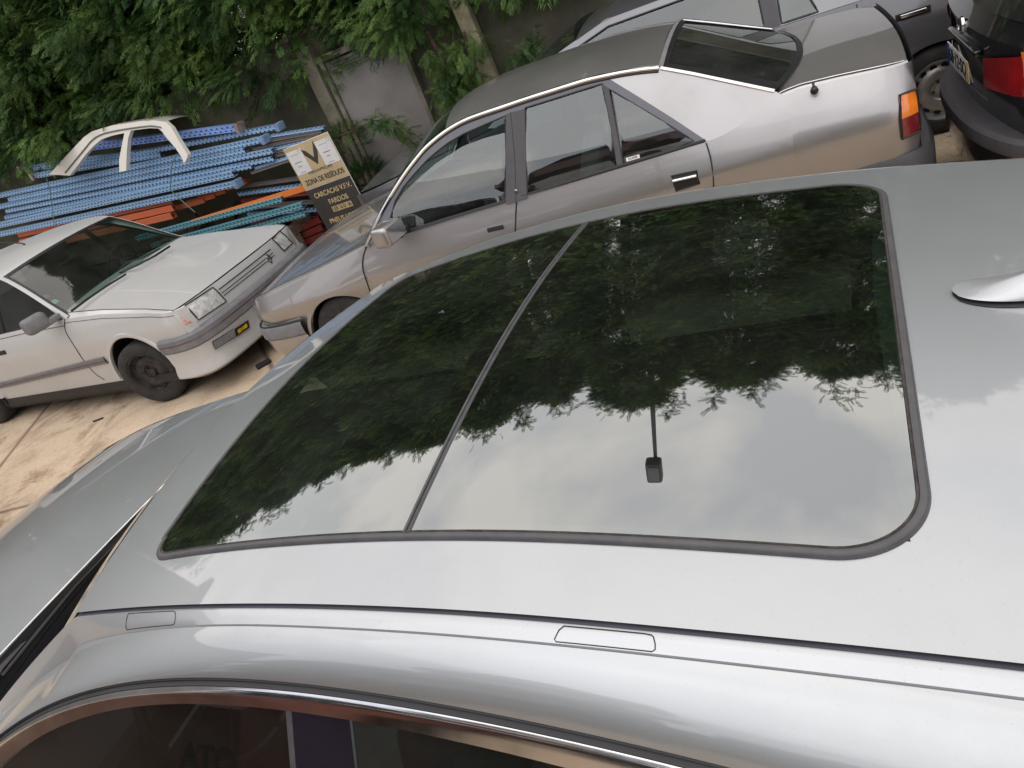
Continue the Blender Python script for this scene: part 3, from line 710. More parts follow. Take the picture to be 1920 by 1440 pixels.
# rear window: from the roof edge down to the deck, bowed to the back
e0, e1 = gd(1239, 128), gd(1452, 171)
def rearrow(t, n=25, inset=0., off=0.):
    p = tuple(e0[i]+(e1[i]-e0[i])*t for i in range(3)); o = []
    for k in range(n):
        s = k/(n-1); v = p[1]+inset+(WD-2*(p[1]+inset))*s; q = (1-(2*s-1)**2)
        o.append((p[0]+.15*q*t+.012*q, v, p[2]+.05*q*(1-t)+.004*t*q+off))
    return o
MB().grid([rearrow(t, inset=.045, off=-.004) for t in frange(.03, .97, 12)]).build('rear_window', M_GDR, D, ang=60)
def rring(rows_out, rows_in): pass
MB().grid([[r[0], r[1], r[2]] for r in [rearrow(t, 30) for t in frange(0, 1, 12)]]).grid([[r[-1], r[-2], r[-3]] for r in [rearrow(t, 30) for t in frange(0, 1, 12)]]).grid([rearrow(t) for t in (0, .05)]).grid([rearrow(t) for t in (.955, 1)]).build('rear_window_seal', M_BLACK, D)
MB().grid([[(p[0]+d, p[1], p[2]+h) for p in rearrow(0)] for d, h in ((-.016, .004), (-.008, .010), (.004, .008), (.012, .002))]).build('rear_window_top_trim', M_BUMP, D)
# deck and trunk lid
def dz(u, v): s = 2*v/WD-1; return dtop(u)+.006+.014*(1-s*s)-.012*max(0, (u-1.9)/.17)**2
def dedge(u): return dv(u, dtop(u))
rows = []
for k in range(24):
    t = k/23; rr = []
    for j in range(31):
        s = j/30; q = 1-(2*s-1)**2; u = (1.44+.17*q)+(2.05+.03*q-(1.44+.17*q))*t; m_ = dedge(u)+.035
        rr.append((u, m_+(WD-2*m_)*s, dz(u, m_+(WD-2*m_)*s)))
    rows.append(rr)
MB().grid(rows).build('trunk_lid', M_D, D, ang=60)
BD.both([[(r[0][0], dedge(r[0][0])-.0, dtop(r[0][0])), (r[0][0], dedge(r[0][0])+.012, dtop(r[0][0])+.008), (r[0][0], r[0][1]-.004, r[0][2]-.003)] for r in rows], 'shoulder', M_D)
for r in (rows,): MB().tube([(x[0][0], x[0][1]-.003, x[0][2]-.002) for x in r], .004, 6).build('panel_seam', M_BLACK, D)
MB().tube([(x[0][0], x[0][1]-.001, x[0][2]+.003) for x in rows], .0025, 6).build('trunk_edge_trim', M_CHROME, D)
# tail panel, lamps, bumper
MB().grid([[(2.07-.0+.035*(1-(2*s-1)**2)+(.03 if z < .9 else 0)*f_, .1+(WD-.2)*s, z) for s in frange(0, 1, 21)] for z, f_ in ((dz(2.06, .85)+.002, 0), (.93, 0), (.90, 0), (.72, 0), (.5, 0), (.25, 0))]).build('tail_panel', M_TRIM, D, ang=30)
def lampgrid(z0, z1, off=.006):
    rws = []
    for z in frange(z0, z1, 6):
        rws.append([(u, dv(u, z)-off, z) for u in frange(1.988, 2.066, 8)])
    return rws
for q1, q2 in ((0, 1),): pass
pa, pb, pc = FD.at(1697, 178, v=.03), FD.at(1697, 219, v=.03), FD.at(1700, 259, v=.03); print('lamp z', pa, pb, pc)
tl = BD.both(lampgrid(pb[2], pa[2]), 'tail_lamp', M_AMBER); BD.both(lampgrid(pc[2], pb[2]), 'tail_lamp', M_DREDL)
ring_tube([(u, dv(min(u, 2.06), z)-.007, z) for u, z in ((1.984, pc[2]), (2.07, pc[2]+.004), (2.07, pa[2]), (1.995, pa[2]+.004), (1.983, (pa[2]+pc[2])/2))], .006, 'lamp_rim', M_BLACK, D)
def sweep(path, prof):
    """path: (u, v) points; prof: (outward, z)"""
    rws = []
    for i, p in enumerate(path):
        a, b = path[max(i-1, 0)], path[min(i+1, len(path)-1)]; tx, ty = b[0]-a[0], b[1]-a[1]; l = math.hypot(tx, ty); rws.append([(p[0]+ty/l*o, p[1]-tx/l*o, z) for o, z in prof])
    return rws
def bend(pts, k=6): return [(p[0], p[1]) for p in smooth_path([(a, b, 0) for a, b in pts], k)]
pth = bend([(1.68, .10), (1.9, .09), (2.05, .12), (2.10, .28), (2.12, .85), (2.10, WD-.28), (2.05, WD-.12), (1.9, WD-.09), (1.68, WD-.10)])
MB().grid(sweep(pth, [(-.12, .60), (.03, .595), (.05, .56), (.05, .42), (.03, .36), (.01, .24), (-.05, .22)])).build('rear_bumper', M_TRIM, D, ang=30)
# hood

def hd(u, v): s = 2*v/WD-1; return lin([-2.26, -2.0, -1.5, -.95], [.682, .735, .815, .903], u)+.035*(1-s*s)-.03*max(0, (-2.1-u)/.16)**2
def hedge(u): return dv(u, dtop(u))+.05
rows = []
for k in range(30):
    t = k/29; rr = []
    for j in range(33):
        s = j/32; q = 1-(2*s-1)**2; ua = -2.24-.05*q; ub = -.99-.16*q; u = ua+(ub-ua)*t; m_ = hedge(u); v = m_+(WD-2*m_)*s; rr.append((u, v, hd(u, v)))
    rows.append(rr)
MB().grid(rows).build('hood', M_D, D, ang=60)
BD.both([[(r[0][0], dv(r[0][0], dtop(r[0][0])), dtop(r[0][0])), (r[0][0], dv(r[0][0], dtop(r[0][0]))+.015, dtop(r[0][0])+.008), (r[0][0], r[0][1]-.004, hd(r[0][0], r[0][1])-.001)] for r in rows], 'fender_top', M_D, ang=50)
BD.seam([(r[0][0], r[0][1]-.002, r[0][2]-.001) for r in rows], .003)
MB().grid([[(u_+.0, v, z) for (u_, z) in ((-1.02-.16*q, .895), (-.98-.13*q, .875), (-.93-.10*q, .90))] for v, q in ((v, 1-(2*v/WD-1)**2) for v in frange(.1, WD-.1, 21))]).build('cowl', M_BLACK, D)
MB().tube([(-1.03, .25, .915), (-1.08, .6, .935), (-1.10, .9, .94)], .008, 6).build('wiper', M_BLACK, D)
# nose: lamps, grille, bumper
pth = bend([(-1.85, .02), (-2.1, .03), (-2.24, .10), (-2.30, .35), (-2.33, .85), (-2.30, WD-.35), (-2.24, WD-.10), (-2.1, WD-.03), (-1.85, WD-.02)])
neg = lambda rws: rws
MB().grid(sweep(pth, [(.05, .68), (.02, .66), (.0, .50)])).build('nose_panel', M_D, D, ang=30)
MB().grid(sweep(pth[10:-10], [(-.012, .655), (-.016, .52)])).build('headlamp', M_LAMP, D)
pth2 = bend([(-1.85, .01), (-2.1, .01), (-2.27, .08), (-2.36, .35), (-2.39, .85), (-2.36, WD-.35), (-2.27, WD-.08), (-2.1, WD-.01), (-1.85, WD-.01)])
MB().grid(sweep(pth2, [(.04, .492), (-.01, .49), (-.02, .47), (-.02, .40), (-.01, .385)])).build('front_bumper', M_BUMP, D, ang=30)
MB().grid(sweep(pth2, [(-.01, .385), (0.0, .30), (.05, .20), (.12, .18)])).build('front_apron', M_D, D, ang=30)
BD.seam([(p[0], p[1]-.004, .497) for p in pth2[:20]], .005)
# door seams, handles, mirror, sticker, badge
sd_ = lambda L: [hit_side(FD, x, y, lambda u, z: dv(u, z)-.0035) for x, y in L]
BD.seam(smooth_path(sd_([(687, 463), (681, 480), (680, 504), (691, 539), (710, 600)])), .0035); BD.seam(sd_([(968, 380), (967, 400), (966, 430), (966, 520)]), .0035)
BD.seam(smooth_path(sd_([(1324, 268), (1333, 300), (1338, 345), (1336, 400)])), .004)
def patch_side(quad, vf, name, mat, off, par, fr, n=5, thick=.0):
    """quad pixels: bottom-left, top-left, top-right, bottom-right"""
    P = [hit_side(fr, x, y, vf) for x, y in quad]; rws = []
    for a in frange(0, 1, n):
        r = []
        for b in frange(0, 1, n):
            u = (P[0][0]*(1-b)+P[1][0]*b)*(1-a)+(P[3][0]*(1-b)+P[2][0]*b)*a; z = (P[0][2]*(1-b)+P[1][2]*b)*(1-a)+(P[3][2]*(1-b)+P[2][2]*b)*a
            r.append((u, vf(u, z)-off, z))
        rws.append(r)
    return MB().grid(rws).build(name, mat, par)
hq = patch_side([(1268, 358), (1259, 329), (1306, 319), (1312, 344)], dv, 'door_handle', M_BLACK, .004, D, FD)
hp = [hit_side(FD, x, y, dv) for x, y in ((1262, 337), (1284, 332), (1306, 327))]
MB().tube([(p[0], p[1]-.012, p[2]) for p in hp], .013, 8, flat=.7).build('handle_grip', M_CHROME, hq)
ring_tube([(p[0], p[1]-.005, p[2]) for p in [hit_side(FD, x, y, dv) for x, y in ((1268, 358), (1259, 329), (1306, 319), (1312, 344))]], .004, 'handle_rim', M_BLACK, hq)
hq = patch_side([(915, 436), (913, 428), (943, 421), (946, 429)], dv, 'door_handle', M_BLACK, .004, D, FD)
mc = FD.at(727, 437, v=-.10); a_ = R(-12)
ax = ((math.cos(a_), math.sin(a_), 0), (-math.sin(a_), math.cos(a_), 0), (0, 0, 1))
mr = MB().box((mc[0], mc[1], mc[2]), (.125, .19, .125), ax, bev=.03).build('wing_mirror', M_D, D, ang=60)
MB().box((mc[0]+.03, mc[1]+.10, mc[2]-.045), (.07, .16, .035), bev=.01).build('mirror_stalk', M_BLACK, mr)
MB().box((mc[0]+.064, mc[1], mc[2]), (.004, .16, .095), ax).build('mirror_glass', M_CHROME, mr)
st = FD.pl(1187, 298, (0, .045, .93), (0, 1, -KD)); s_ = math.atan(KD)
stk = MB().box((0, 0, 0), (.075, .03, .001)).build('window_sticker', M_WPL, D, loc=(st[0], st[1]-.001, st[2]), rot=(R(90)-s_*1, 0, 0))
text('ALARM', .016, M_RED, stk, 'sticker_text', (0, .006, .001), (0, 0, 0), bold=.0004); MB().box((0, -.009, .0012), (.07, .008, .0006)).build('sticker_band', M_INK, stk)
bd = gd(968, 358); MB().lathe([(0, .004), (.010, .004), (.012, 0)], (bd[0], bd[1]-.010, bd[2]), (0, -1, 0), 16).build('door_lock_badge', M_CHROME, D)
an = hit_side(FD, 1527, 170, lambda u, z: .03); MB().lathe([(0, .02), (.014, .016), (.02, 0), (.016, -.01), (0, -.012)], an, (0, -.4, 1), 16).tube([(an[0], an[1], an[2]), (an[0], an[1]+.02, an[2]+.035)], .006, 6).build('antenna_stub', M_BLACK, D)
# rear deck inside and interior
MB().grid([[(1.0, .25, .95), (1.0, WD-.25, .95)], [(1.55, .2, .955), (1.55, WD-.2, .955)]]).build('parcel_shelf', M_INT, D)
for v in (.48, WD-.48): seat(D, (-.02, v, .52), mat=M_SEATG, lean=.4)
MB().box((.72, WD/2, .45), (.5, 1.3, .16), bev=.05).box((1.02, WD/2, .72), (.15, 1.3, .58), ((.92, 0, -.38), (0, 1, 0), (.38, 0, .92)), bev=.05).build('rear_bench', M_SEATG, D)
MB().box((-.85, WD/2, .78), (.36, 1.4, .2), bev=.06).build('dashboard', M_INT, D)
steering(D, (-.50, .48, .84))
MB().box((-.1, WD/2, .2), (4.1, WD-.25, .08)).build('floor_pan', M_BLACK, D)
im = gd(905, 252); MB().box((-.42, .62, 1.27), (.03, .22, .07), bev=.012).tube([(-.42, .62, 1.3), (-.43, .75, 1.37)], .01).build('inner_mirror', M_TRIM, D)
MB().grid([[(p[0], p[1], p[2]-.03) for p in r] for r in roofrows]).build('headliner', M_BEIGE, D)
for far in (0, 1):
    MB().grid([[(u, WD-.12 if far else .12, z) for z in (.25, .9)] for u in frange(-1.0, 1.1, 5)]).build('door_card', M_INT, D)
for u in WHD:
    for v, sg in ((.12, -1), (WD-.12, 1)): wheel(D, (u, v, .295), (0, sg, 0), .295, .18, .60, M_RIM)
# ================================================================ silver hatchback at the left, nose towards the taupe sedan
FC = Fr((-2.894, 6.098), -33); WC = 1.80
C = empty('hatchback', FC, label='old dull silver car with grey bumper stripe, nose pointing right, at the left edge', cat='car')
BC = Body(FC, WC, C)
def ctop(u): return lin([-3.4, -.45, .0, .55, .86], [.90, .895, .865, .80, .745], u)
def ccr(u): return lin([-3.4, .9], [.72, .66], u)
def ccorner(u): 
    if u < .66: return 0
    x = min(1, (u-.66)/.20); return .13*(1-math.sqrt(max(0, 1-x*x)))
def cv(u, z):
    zc = ccr(u); return .075+ccorner(u)+((z-zc)*.20 if z > zc else .05*((zc-z)/.5)**1.5)+.02*max(0, (z-zc-.12))/.1
WHC = (.13, -2.50)
BC.side(-3.35, .86, WHC, .365, .285, .20, ctop, cv, M_C, n=110)
def uf(v, z):                   # nose surface
    s = 2*v/WC-1; return .90-.085*abs(s)**3-.16*max(0, abs(s)-.80)**1.2-.16*(z-.50)-.25*max(0, z-.70)
def noserow(z, v0=.12, n=41): return [(uf(v, z), v, z) for v in frange(v0, WC-v0, n)]
MB().grid([noserow(z) for z in (.5, .55, .6, .65, .70, .735, .75)]).build('nose_panel', M_C, C, ang=40)
def hc(u, v): s = 2*v/WC-1; return lin([-.55, -.45, .0, .5, .86], [.93, .915, .875, .81, .745], u)+.04*(1-s*s)*lin([-.5, .86], [1, .35], u)
rows = []
for k in range(36):
    t = k/35; rr = []
    for j in range(41):
        s = j/40; v = .17+(WC-.34)*s; ub = -.50-.05*(1-(2*s-1)**2); ue = uf(v, .745)-.002; u = ub+(ue-ub)*t; vv = cv(min(u, .66), ctop(u))+.045; v = vv+(WC-2*vv)*s
        ue = uf(v, .745)-.002; u = ub+(ue-ub)*t; rr.append((u, v, hc(u, v)))
    rows.append(rr)
MB().grid(rows).build('hood', M_C, C, ang=60)
BC.both([[(r[0][0], cv(r[0][0], ctop(r[0][0])), ctop(r[0][0])), (r[0][0], cv(r[0][0], ctop(r[0][0]))+.02, ctop(r[0][0])+.006), (r[0][0], r[0][1]-.003, hc(r[0][0], r[0][1]))] for r in rows], 'fender_top', M_C)
BC.seam([(r[0][0], r[0][1]-.0015, hc(r[0][0], r[0][1])+.001) for r in rows], .0035)
BC.seam([(r[0][0], cv(r[0][0], ctop(r[0][0])-.03)-.001, ctop(r[0][0])-.03) for r in rows], .0022)
# hood crease
MB().tube([(u, .50-.10*(u+.45)/1.3, hc(u, .45)+.0) for u in frange(-.42, .84, 20)], .004, 6, flat=.5).build('hood_crease', M_C, C)
# nose parts in (v, z) on the nose surface
def patchn(v0, v1, z0, z1, off, name, mat, par=C, n=12, m=5, sk=0.):
    return MB().grid([[(uf(v, z)+off, v, z) for v in frange(v0+sk*(z-z0), v1+sk*(z-z0), n)] for z in frange(z0, z1, m)]).build(name, mat, par)
def nose(px, py):
    p = FC.at(px, py, u=.88)
    for _ in range(10): p = FC.at(px, py, u=uf(p[1], p[2]))
    return p
for n_, q_ in (('sig', (324, 583)), ('sigb', (350, 614)), ('lt', (345, 572)), ('lr', (397, 539)), ('lb', (423, 565)), ('sb', (370, 601)), ('logo', (504, 486)), ('fl', (521, 432)), ('flb', (547, 455)), ('fli', (507, 450)), ('flib', (529, 472))): print('C', n_, [round(x, 3) for x in nose(*q_)])
def quadn(P, off, name, mat, par=C, n=8):
    """pixel quad on the nose surface: bl, tl, tr, br"""
    Q = [nose(*p) for p in P]; rws = []
    for a in frange(0, 1, n):
        r = []
        for b in frange(0, 1, n):
            v = (Q[0][1]*(1-b)+Q[1][1]*b)*(1-a)+(Q[3][1]*(1-b)+Q[2][1]*b)*a; z = (Q[0][2]*(1-b)+Q[1][2]*b)*(1-a)+(Q[3][2]*(1-b)+Q[2][2]*b)*a; r.append((uf(v, z)+off, v, z))
        rws.append(r)
    return MB().grid(rws).build(name, mat, par), rws
M_LBOWL = plain('lamp_reflector', (.85, .85, .82), .3, metal=.2, var=.25, scale=22)
def lamp(P, sig=None):
    h, rws = quadn(P, .002, 'headlamp', M_LBOWL); quadn(P, .012, 'headlamp_lens', M_LAMP, h)
    ring = rws[0]+[r[-1] for r in rws[1:]]+rws[-1][::-1][1:]+[r[0] for r in rws[::-1][1:-1]]
    ring_tube([(p[0]+.010, p[1], p[2]) for p in ring], .005, 'lamp_rim', M_BLACK, h); return h
lamp([(371, 600), (345, 573), (397, 539), (423, 565)])
lamp([(531, 471), (509, 449), (522, 433), (547, 456)])
sg_, _ = quadn([(350, 614), (324, 583), (343, 574), (369, 601)], .006, 'indicator_lamp', M_LBOWL); quadn([(348, 611), (328, 587), (342, 579), (362, 604)], .011, 'indicator_lens', plain('orange_clear_lens', (.75, .35, .25), .2, var=.5, scale=40, coat=1), sg_)
# grille slot lines and emblem
g0, g1 = nose(410, 552), nose(520, 462)
for dz_, r_ in ((.0, .004), (-.035, .003), (-.06, .003)):
    MB().tube([(uf(v, g0[2]+.03+dz_)+.004, v, g0[2]+.03+dz_) for v in frange(.56, 1.28, 20)], r_, 6).build('grille_line', M_BLACK, C)
lg = nose(504, 486); mb = MB(); k = .036
dm = lambda f: [(0, 1.35*k*f), (.85*k*f, 0), (0, -1.35*k*f), (-.85*k*f, 0)]
mb.poly(dm(1), [dm(.55)], lambda a, b: (lg[0]+.012, lg[1]+a, lg[2]+b), (-.01, 0, 0)); mb.build('emblem', M_CHROME, C, smooth=False)
# bumper: thick grey band with a red line, painted apron
pc_ = [(.50, .055), (.64, .05), (.76, .07), (.86, .13), (.925, .28), (.955, .55), (.965, WC/2)]
pcb = bend(pc_+[(a, WC-b) for a, b in pc_[::-1][1:]])
rev = [(p[0], p[1]) for p in pcb]
def sweepC(prof, path=rev): return sweep(path, [(-o, z) for o, z in prof])
def sgn_check():
    r = sweep(rev, [(.1, 0)]); m_ = r[len(r)//2][0]; return m_[0] > .965
SG = 1 if sgn_check() else -1
def sweepC(prof, path=rev): return sweep(path, [(SG*o, z) for o, z in prof])
MB().grid(sweepC([(-.06, .565), (.0, .56), (.012, .545), (.014, .50), (.014, .455), (.0, .44)])).build('bumper_band', M_BUMP, C, ang=30)
MB().grid(sweepC([(.0155, .512), (.017, .508), (.0155, .504)])).build('bumper_stripe', M_RED, C)
apr = MB().grid(sweepC([(.0, .44), (-.008, .40), (-.008, .36), (-.012, .31), (.01, .25), (.012, .215), (-.02, .19), (-.10, .185)])).build('bumper_apron', M_C, C, ang=35)
def ap(px, py):
    p = FC.at(px, py, u=.95)
    for _ in range(6): p = FC.at(px, py, u=float(np.interp(p[1], [b for a, b in rev], [a for a, b in rev]))-.005)
    return p
def apq(P, name, mat, off, par):
    Q = [ap(*p) for p in P]; return MB().grid([[(Q[0][0]+off, Q[0][1], Q[0][2]), (Q[1][0]+off, Q[1][1], Q[1][2])], [(Q[3][0]+off, Q[3][1], Q[3][2]), (Q[2][0]+off, Q[2][1], Q[2][2])]]).build(name, mat, par)
print('vent', ap(396, 644), ap(436, 617), ap(440, 632), ap(400, 655))
vt = apq([(402, 656), (396, 641), (436, 617), (440, 632)], 'air_vent', M_DARK, .010, C)
for k in range(5):
    t = (k+.5)/5; a = [398+4*t, 642+13*t]; b = [436+3*t, 618+13*t]; pa_, pb_ = ap(*a), ap(*b); MB().tube([(pa_[0]+.014, pa_[1], pa_[2]), (pb_[0]+.014, pb_[1], pb_[2])], .006, 6).build('vent_slat', M_BUMP, vt)
fg = apq([(441, 632), (438, 617), (464, 600), (467, 614)], 'fog_lamp', M_DARK, .010, C); apq([(445, 627), (443, 619), (460, 607), (462, 613)], 'fog_lens', M_YEL, .014, fg)
# side moulding with red line
def cstrip(z0f, z1f, off, name, mat, a=-3.2, b=-.26): 
    return BC.both([[(u, cv(u, z0f(u)+(z1f(u)-z0f(u))*t)-off*(1 if 0 < t < 1 else .1), z0f(u)+(z1f(u)-z0f(u))*t) for t in (0, .1, .5, .9, 1)] for u in frange(a, b, 30)], name, mat)
zl = lambda u: lin([-2, -.35], [.385, .445], u); zh = lambda u: lin([-2, -.35], [.452, .518], u)
cstrip(zl, zh, .014, 'side_moulding', M_BUMP); cstrip(lambda u: zl(u)+.030, lambda u: zl(u)+.038, .017, 'moulding_stripe', M_RED)
cstrip(lambda u: .135, lambda u: .205, .0, 'sill', M_STEEL, -3.3, -.25)
sc_ = lambda L: [hit_side(FC, x, y, lambda u, z: cv(u, z)-.001) for x, y in L]
BC.seam(smooth_path(sc_([(121, 598), (123, 621), (140, 650), (157, 676), (178, 700), (196, 712)])), .0035)
BC.seam(sc_([(0, 636), (60, 622), (120, 611)]), .003)
hq = MB().box(hit_side(FC, 2, 662, cv), (.16, .02, .04), bev=.008).build('door_handle', M_BLACK, C)
# screen, pillars, roof
KC = .46
def gcv(z, off=0): return .150+KC*(z-.90)+off
def gc_(x, y): return FC.pl(x, y, (0, .150, .90), (0, 1, -KC))
a0, a1 = gc_(122, 592), gc_(7, 522); print('C pillar', a0, a1, 'glass', FC.at(126, 588, z=.92), FC.at(330, 455, z=.92))
CL = [(-.43, .145, .905), (-.62, .182, 1.03), (-.84, .225, 1.19), (-1.06, .262, 1.325), (-1.22, .275, 1.372), (-1.5, .28, 1.395), (-2.1, .28, 1.40), (-2.8, .285, 1.375), (-3.05, .29, 1.34)]
cl = smooth_path(CL, 5); ch = next(i for i, p in enumerate(cl) if p[0] < -1.07)
def xr(p, crown, bow, n=31, ins=0.): return [(p[0]+bow*(1-(2*k/(n-1)-1)**2), p[1]+ins+(WC-2*(p[1]+ins))*k/(n-1), p[2]+crown*(1-(2*k/(n-1)-1)**2)) for k in range(n)]
rowsR = [xr(p, .03+.01*min(1, (-1.07-p[0])/.4), .05*(1-sl_(0, .5, -1.07-p[0]))) for p in cl[ch:]]
MB().grid(rowsR).build('roof_panel', M_C, C, ang=60)
rowsW = [xr(p, .03*(1-i/ch)*0+.03*(i/ch), .05+.02*(1-i/ch), ins=.028) for i, p in enumerate(cl[:ch+1])]
MB().grid(rowsW).build('windscreen', M_GC, C, ang=60)
rowsWs = [xr(p, .03*(i/ch), .05+.02*(1-i/ch), n=61, ins=.012) for i, p in enumerate(cl[:ch+1])]
up = lambda p, h=.002: (p[0]+h, p[1], p[2]+h)
MB().grid([[up(p) for p in r[:2]] for r in rowsWs]).grid([[up(p) for p in r[-2:]] for r in rowsWs]).grid([[up(p) for p in r] for r in rowsWs[-2:]]).grid([[up(p) for p in r] for r in rowsWs[:2]]).build('windscreen_seal', M_BLACK, C)
for far in (0, 1):
    fx = (lambda p: (p[0], WC-p[1], p[2])) if far else (lambda p: p)
    MB().grid([[fx((p[0], p[1]+.014, p[2]-.0)), fx((p[0]-.004, p[1], p[2]+.002)), fx((p[0]-.02, p[1]-.012, p[2]-.012)), fx((p[0]-.055, gcv(p[2]-.035), p[2]-.035))] for p in cl]).build('window_pillar', M_C, C, ang=30)
win = [(-.50, .915), (-.66, 1.01), (-.86, 1.135), (-1.06, 1.25), (-1.24, 1.31), (-1.42, 1.33), (-1.42, .90), (-.8, .905)]
win2 = [(-1.50, 1.335), (-2.2, 1.335), (-2.4, 1.29), (-2.4, .91), (-1.50, .90)]
full = [(-.45, .885), (-.62, .995), (-.84, 1.155), (-1.06, 1.29), (-1.24, 1.345), (-2.1, 1.36), (-2.8, 1.33), (-3.0, 1.1), (-3.2, .88)]
plate(BC, full, [win, win2], gcv, 'door_frame', M_BLACK, -.002)
for w_ in (win, win2): plate(BC, w_, [], gcv, 'side_window', M_GD, .008, .0)
MB().grid([[(p[0], p[1], p[2]) for p in rowsR[-1]], [(-3.3, p[1]*1.0, .93) for p in rowsR[-1]]]).build('rear_window', M_GC, C)
MB().grid([[(-3.3, v, .93), (-3.36, v, .9), (-3.37, v, .2)] for v in frange(.08, WC-.08, 8)]).build('tailgate', M_C, C)
MB().grid([[(-.50+.06*(1-s*s), WC/2+s*.73, .90), (-.42+.06*(1-s*s), WC/2+s*.74, .885), (-.47+.05*(1-s*s), WC/2+s*.75, .93)] for s in frange(-1, 1, 21)]).build('cowl', M_BLACK, C)
wpr = lambda L, z_: [FC.at(x, y, z=z) for (x, y), z in zip(L, z_)]
MB().tube(wpr([(134, 583), (165, 560), (200, 536), (236, 514)], [.955, .96, .965, .965]), .010, 6).build('wiper', M_BLACK, C)
MB().tube(wpr([(225, 512), (255, 498), (290, 480), (318, 462)], [.96, .98, .975, .965]), .010, 6).tube(wpr([(222, 505), (240, 492), (265, 484), (300, 466)], [.99, 1.0, 1.0, .98]), .007, 6).build('wiper', M_BLACK, C)
mb = MB()
mp_ = FC.at(66, 607, v=-.03); mb.box(mp_, (.13, .20, .14), ((.96, -.25, 0), (.25, .96, 0), (0, 0, 1)), bev=.045)
mo = mb.build('wing_mirror', M_BUMP, C, ang=70); MB().box((mp_[0]+.04, mp_[1]+.12, mp_[2]-.04), (.08, .14, .05), bev=.02).build('mirror_stalk', M_BUMP, mo)
MB().tube([(-1.55, .90, 1.435), (-1.58, .90, 1.46), (-2.2, .55, 1.80)], [.012, .006, .0025], 6).build('roof_aerial', M_BLACK, C)
for (x, y) in ((84, 553), (101, 562)):
    p = FC.at(x, y, z=.99); MB().box((0, 0, 0), (.055, .075, .001)).build('windscreen_sticker', plain('pale_green_paper', (.30, .62, .52), .7), C, loc=(p[0]-.02, p[1], p[2]-.02), rot=(0, R(35), 0))
for v in (.48, WC-.48): seat(C, (-1.45, v, .50), face=1)
MB().box((-2.35, WC/2, .48), (.5, 1.3, .16), bev=.05).box((-2.62, WC/2, .75), (.14, 1.3, .55), ((.95, 0, .3), (0, 1, 0), (-.3, 0, .95)), bev=.05).build('rear_bench', M_SEATD, C)
MB().box((-.78, WC/2, .82), (.42, 1.35, .16), bev=.05).build('dashboard', M_INT, C)
steering(C, (-1.05, WC-.48, .92), face=1)
MB().box((-1.25, WC/2, .21), (4.05, WC-.22, .08)).build('floor_pan', M_BLACK, C)
MB().box((-1.16, WC/2, 1.33), (.03, .22, .06), bev=.012).build('inner_mirror', M_TRIM, C)
for u in WHC:
    for v, sg in ((.155, -1), (WC-.155, 1)):
        wh = wheel(C, (0, 0, 0), (0, sg, 0), .287, .18, .66, M_STEEL, holes=8, nuts=4, rot=.2); wh.location = (u, v, .285)
        if u > 0: wh.rotation_euler = (0, 0, R(14) if sg < 0 else R(14))
# ================================================================ wall, door, posts (frame of the taupe sedan, wall face at v = WV)
M_WALL = plain('mossy_concrete', (.082, .075, .052), .95, var=.35, scale=2.2, bmp=.2, dark=(.035, .04, .022))
M_WALL2 = plain('pale_concrete', (.23, .205, .165), .92, var=.25, scale=4, bmp=.15, dark=(.10, .095, .06))
M_DOOR = plain('grey_steel_door', (.25, .24, .225), .6, var=.1, scale=3, metal=.2)
M_POST = plain('yellowish_concrete', (.30, .27, .17), .9, var=.25, scale=6, bmp=.2)
WV = 3.55
g = empty('boundary_wall', FD, label='stained concrete yard wall half hidden under the conifer branches', cat='wall')
MB().box((-3.6, WV+.12, 1.05), (32, .24, 2.1)).build('wall', M_WALL, g, smooth=False)
MB().box((4.2, WV+.14, 2.13), (16.4, .26, .05), bev=.01).build('coping', M_WALL2, g)
pr = MB().box((-3.02, WV-.05, 1.0), (.16, .14, 2.0), bev=.012).build('buttress', M_WALL2, g)
def fdv(x, y, v): return FD.at(x, y, v=v)
dl, drr = -2.86, -1.99
g = empty('service_door', FD, label='flat grey steel service door with louvres set in the wall', cat='door')
MB().box(((dl+drr)/2, WV-.03, .98), (drr-dl, .06, 1.62), bev=.006).build('door_leaf', M_DOOR, g)
for x_ in (dl-.03, drr+.03): MB().box((x_, WV-.045, .99), (.05, .09, 1.76), bev=.006).build('door_frame', M_WALL2, g)
MB().box(((dl+drr)/2, WV-.045, 1.84), (drr-dl+.16, .10, .06), bev=.006).build('door_frame', M_WALL2, g)
for k in range(4): MB().box(((dl+drr)/2, WV-.068, 1.68+.032*k), (drr-dl-.1, .03, .012), ((1, 0, 0), (0, .8, .6), (0, -.6, .8))).build('louvre_slat', M_DOOR, g)
for k in range(5): MB().box((drr-.2, WV-.075, .34+.035*k), (.3, .03, .012), ((1, 0, 0), (0, .8, .6), (0, -.6, .8))).build('louvre_slat', M_DOOR, g)
tag(MB().box((-1.17, WV-.10, .95), (.15, .12, 1.9), ((.998, .0, .05), (0, 1, 0), (-.05, 0, .998)), bev=.012).build('concrete_post', M_POST), 'yellowish concrete post standing between the conifer trunks', 'post')
bpy.data.objects['concrete_post'].location = FD.o; bpy.data.objects['concrete_post'].rotation_euler = (0, 0, FD.hd)

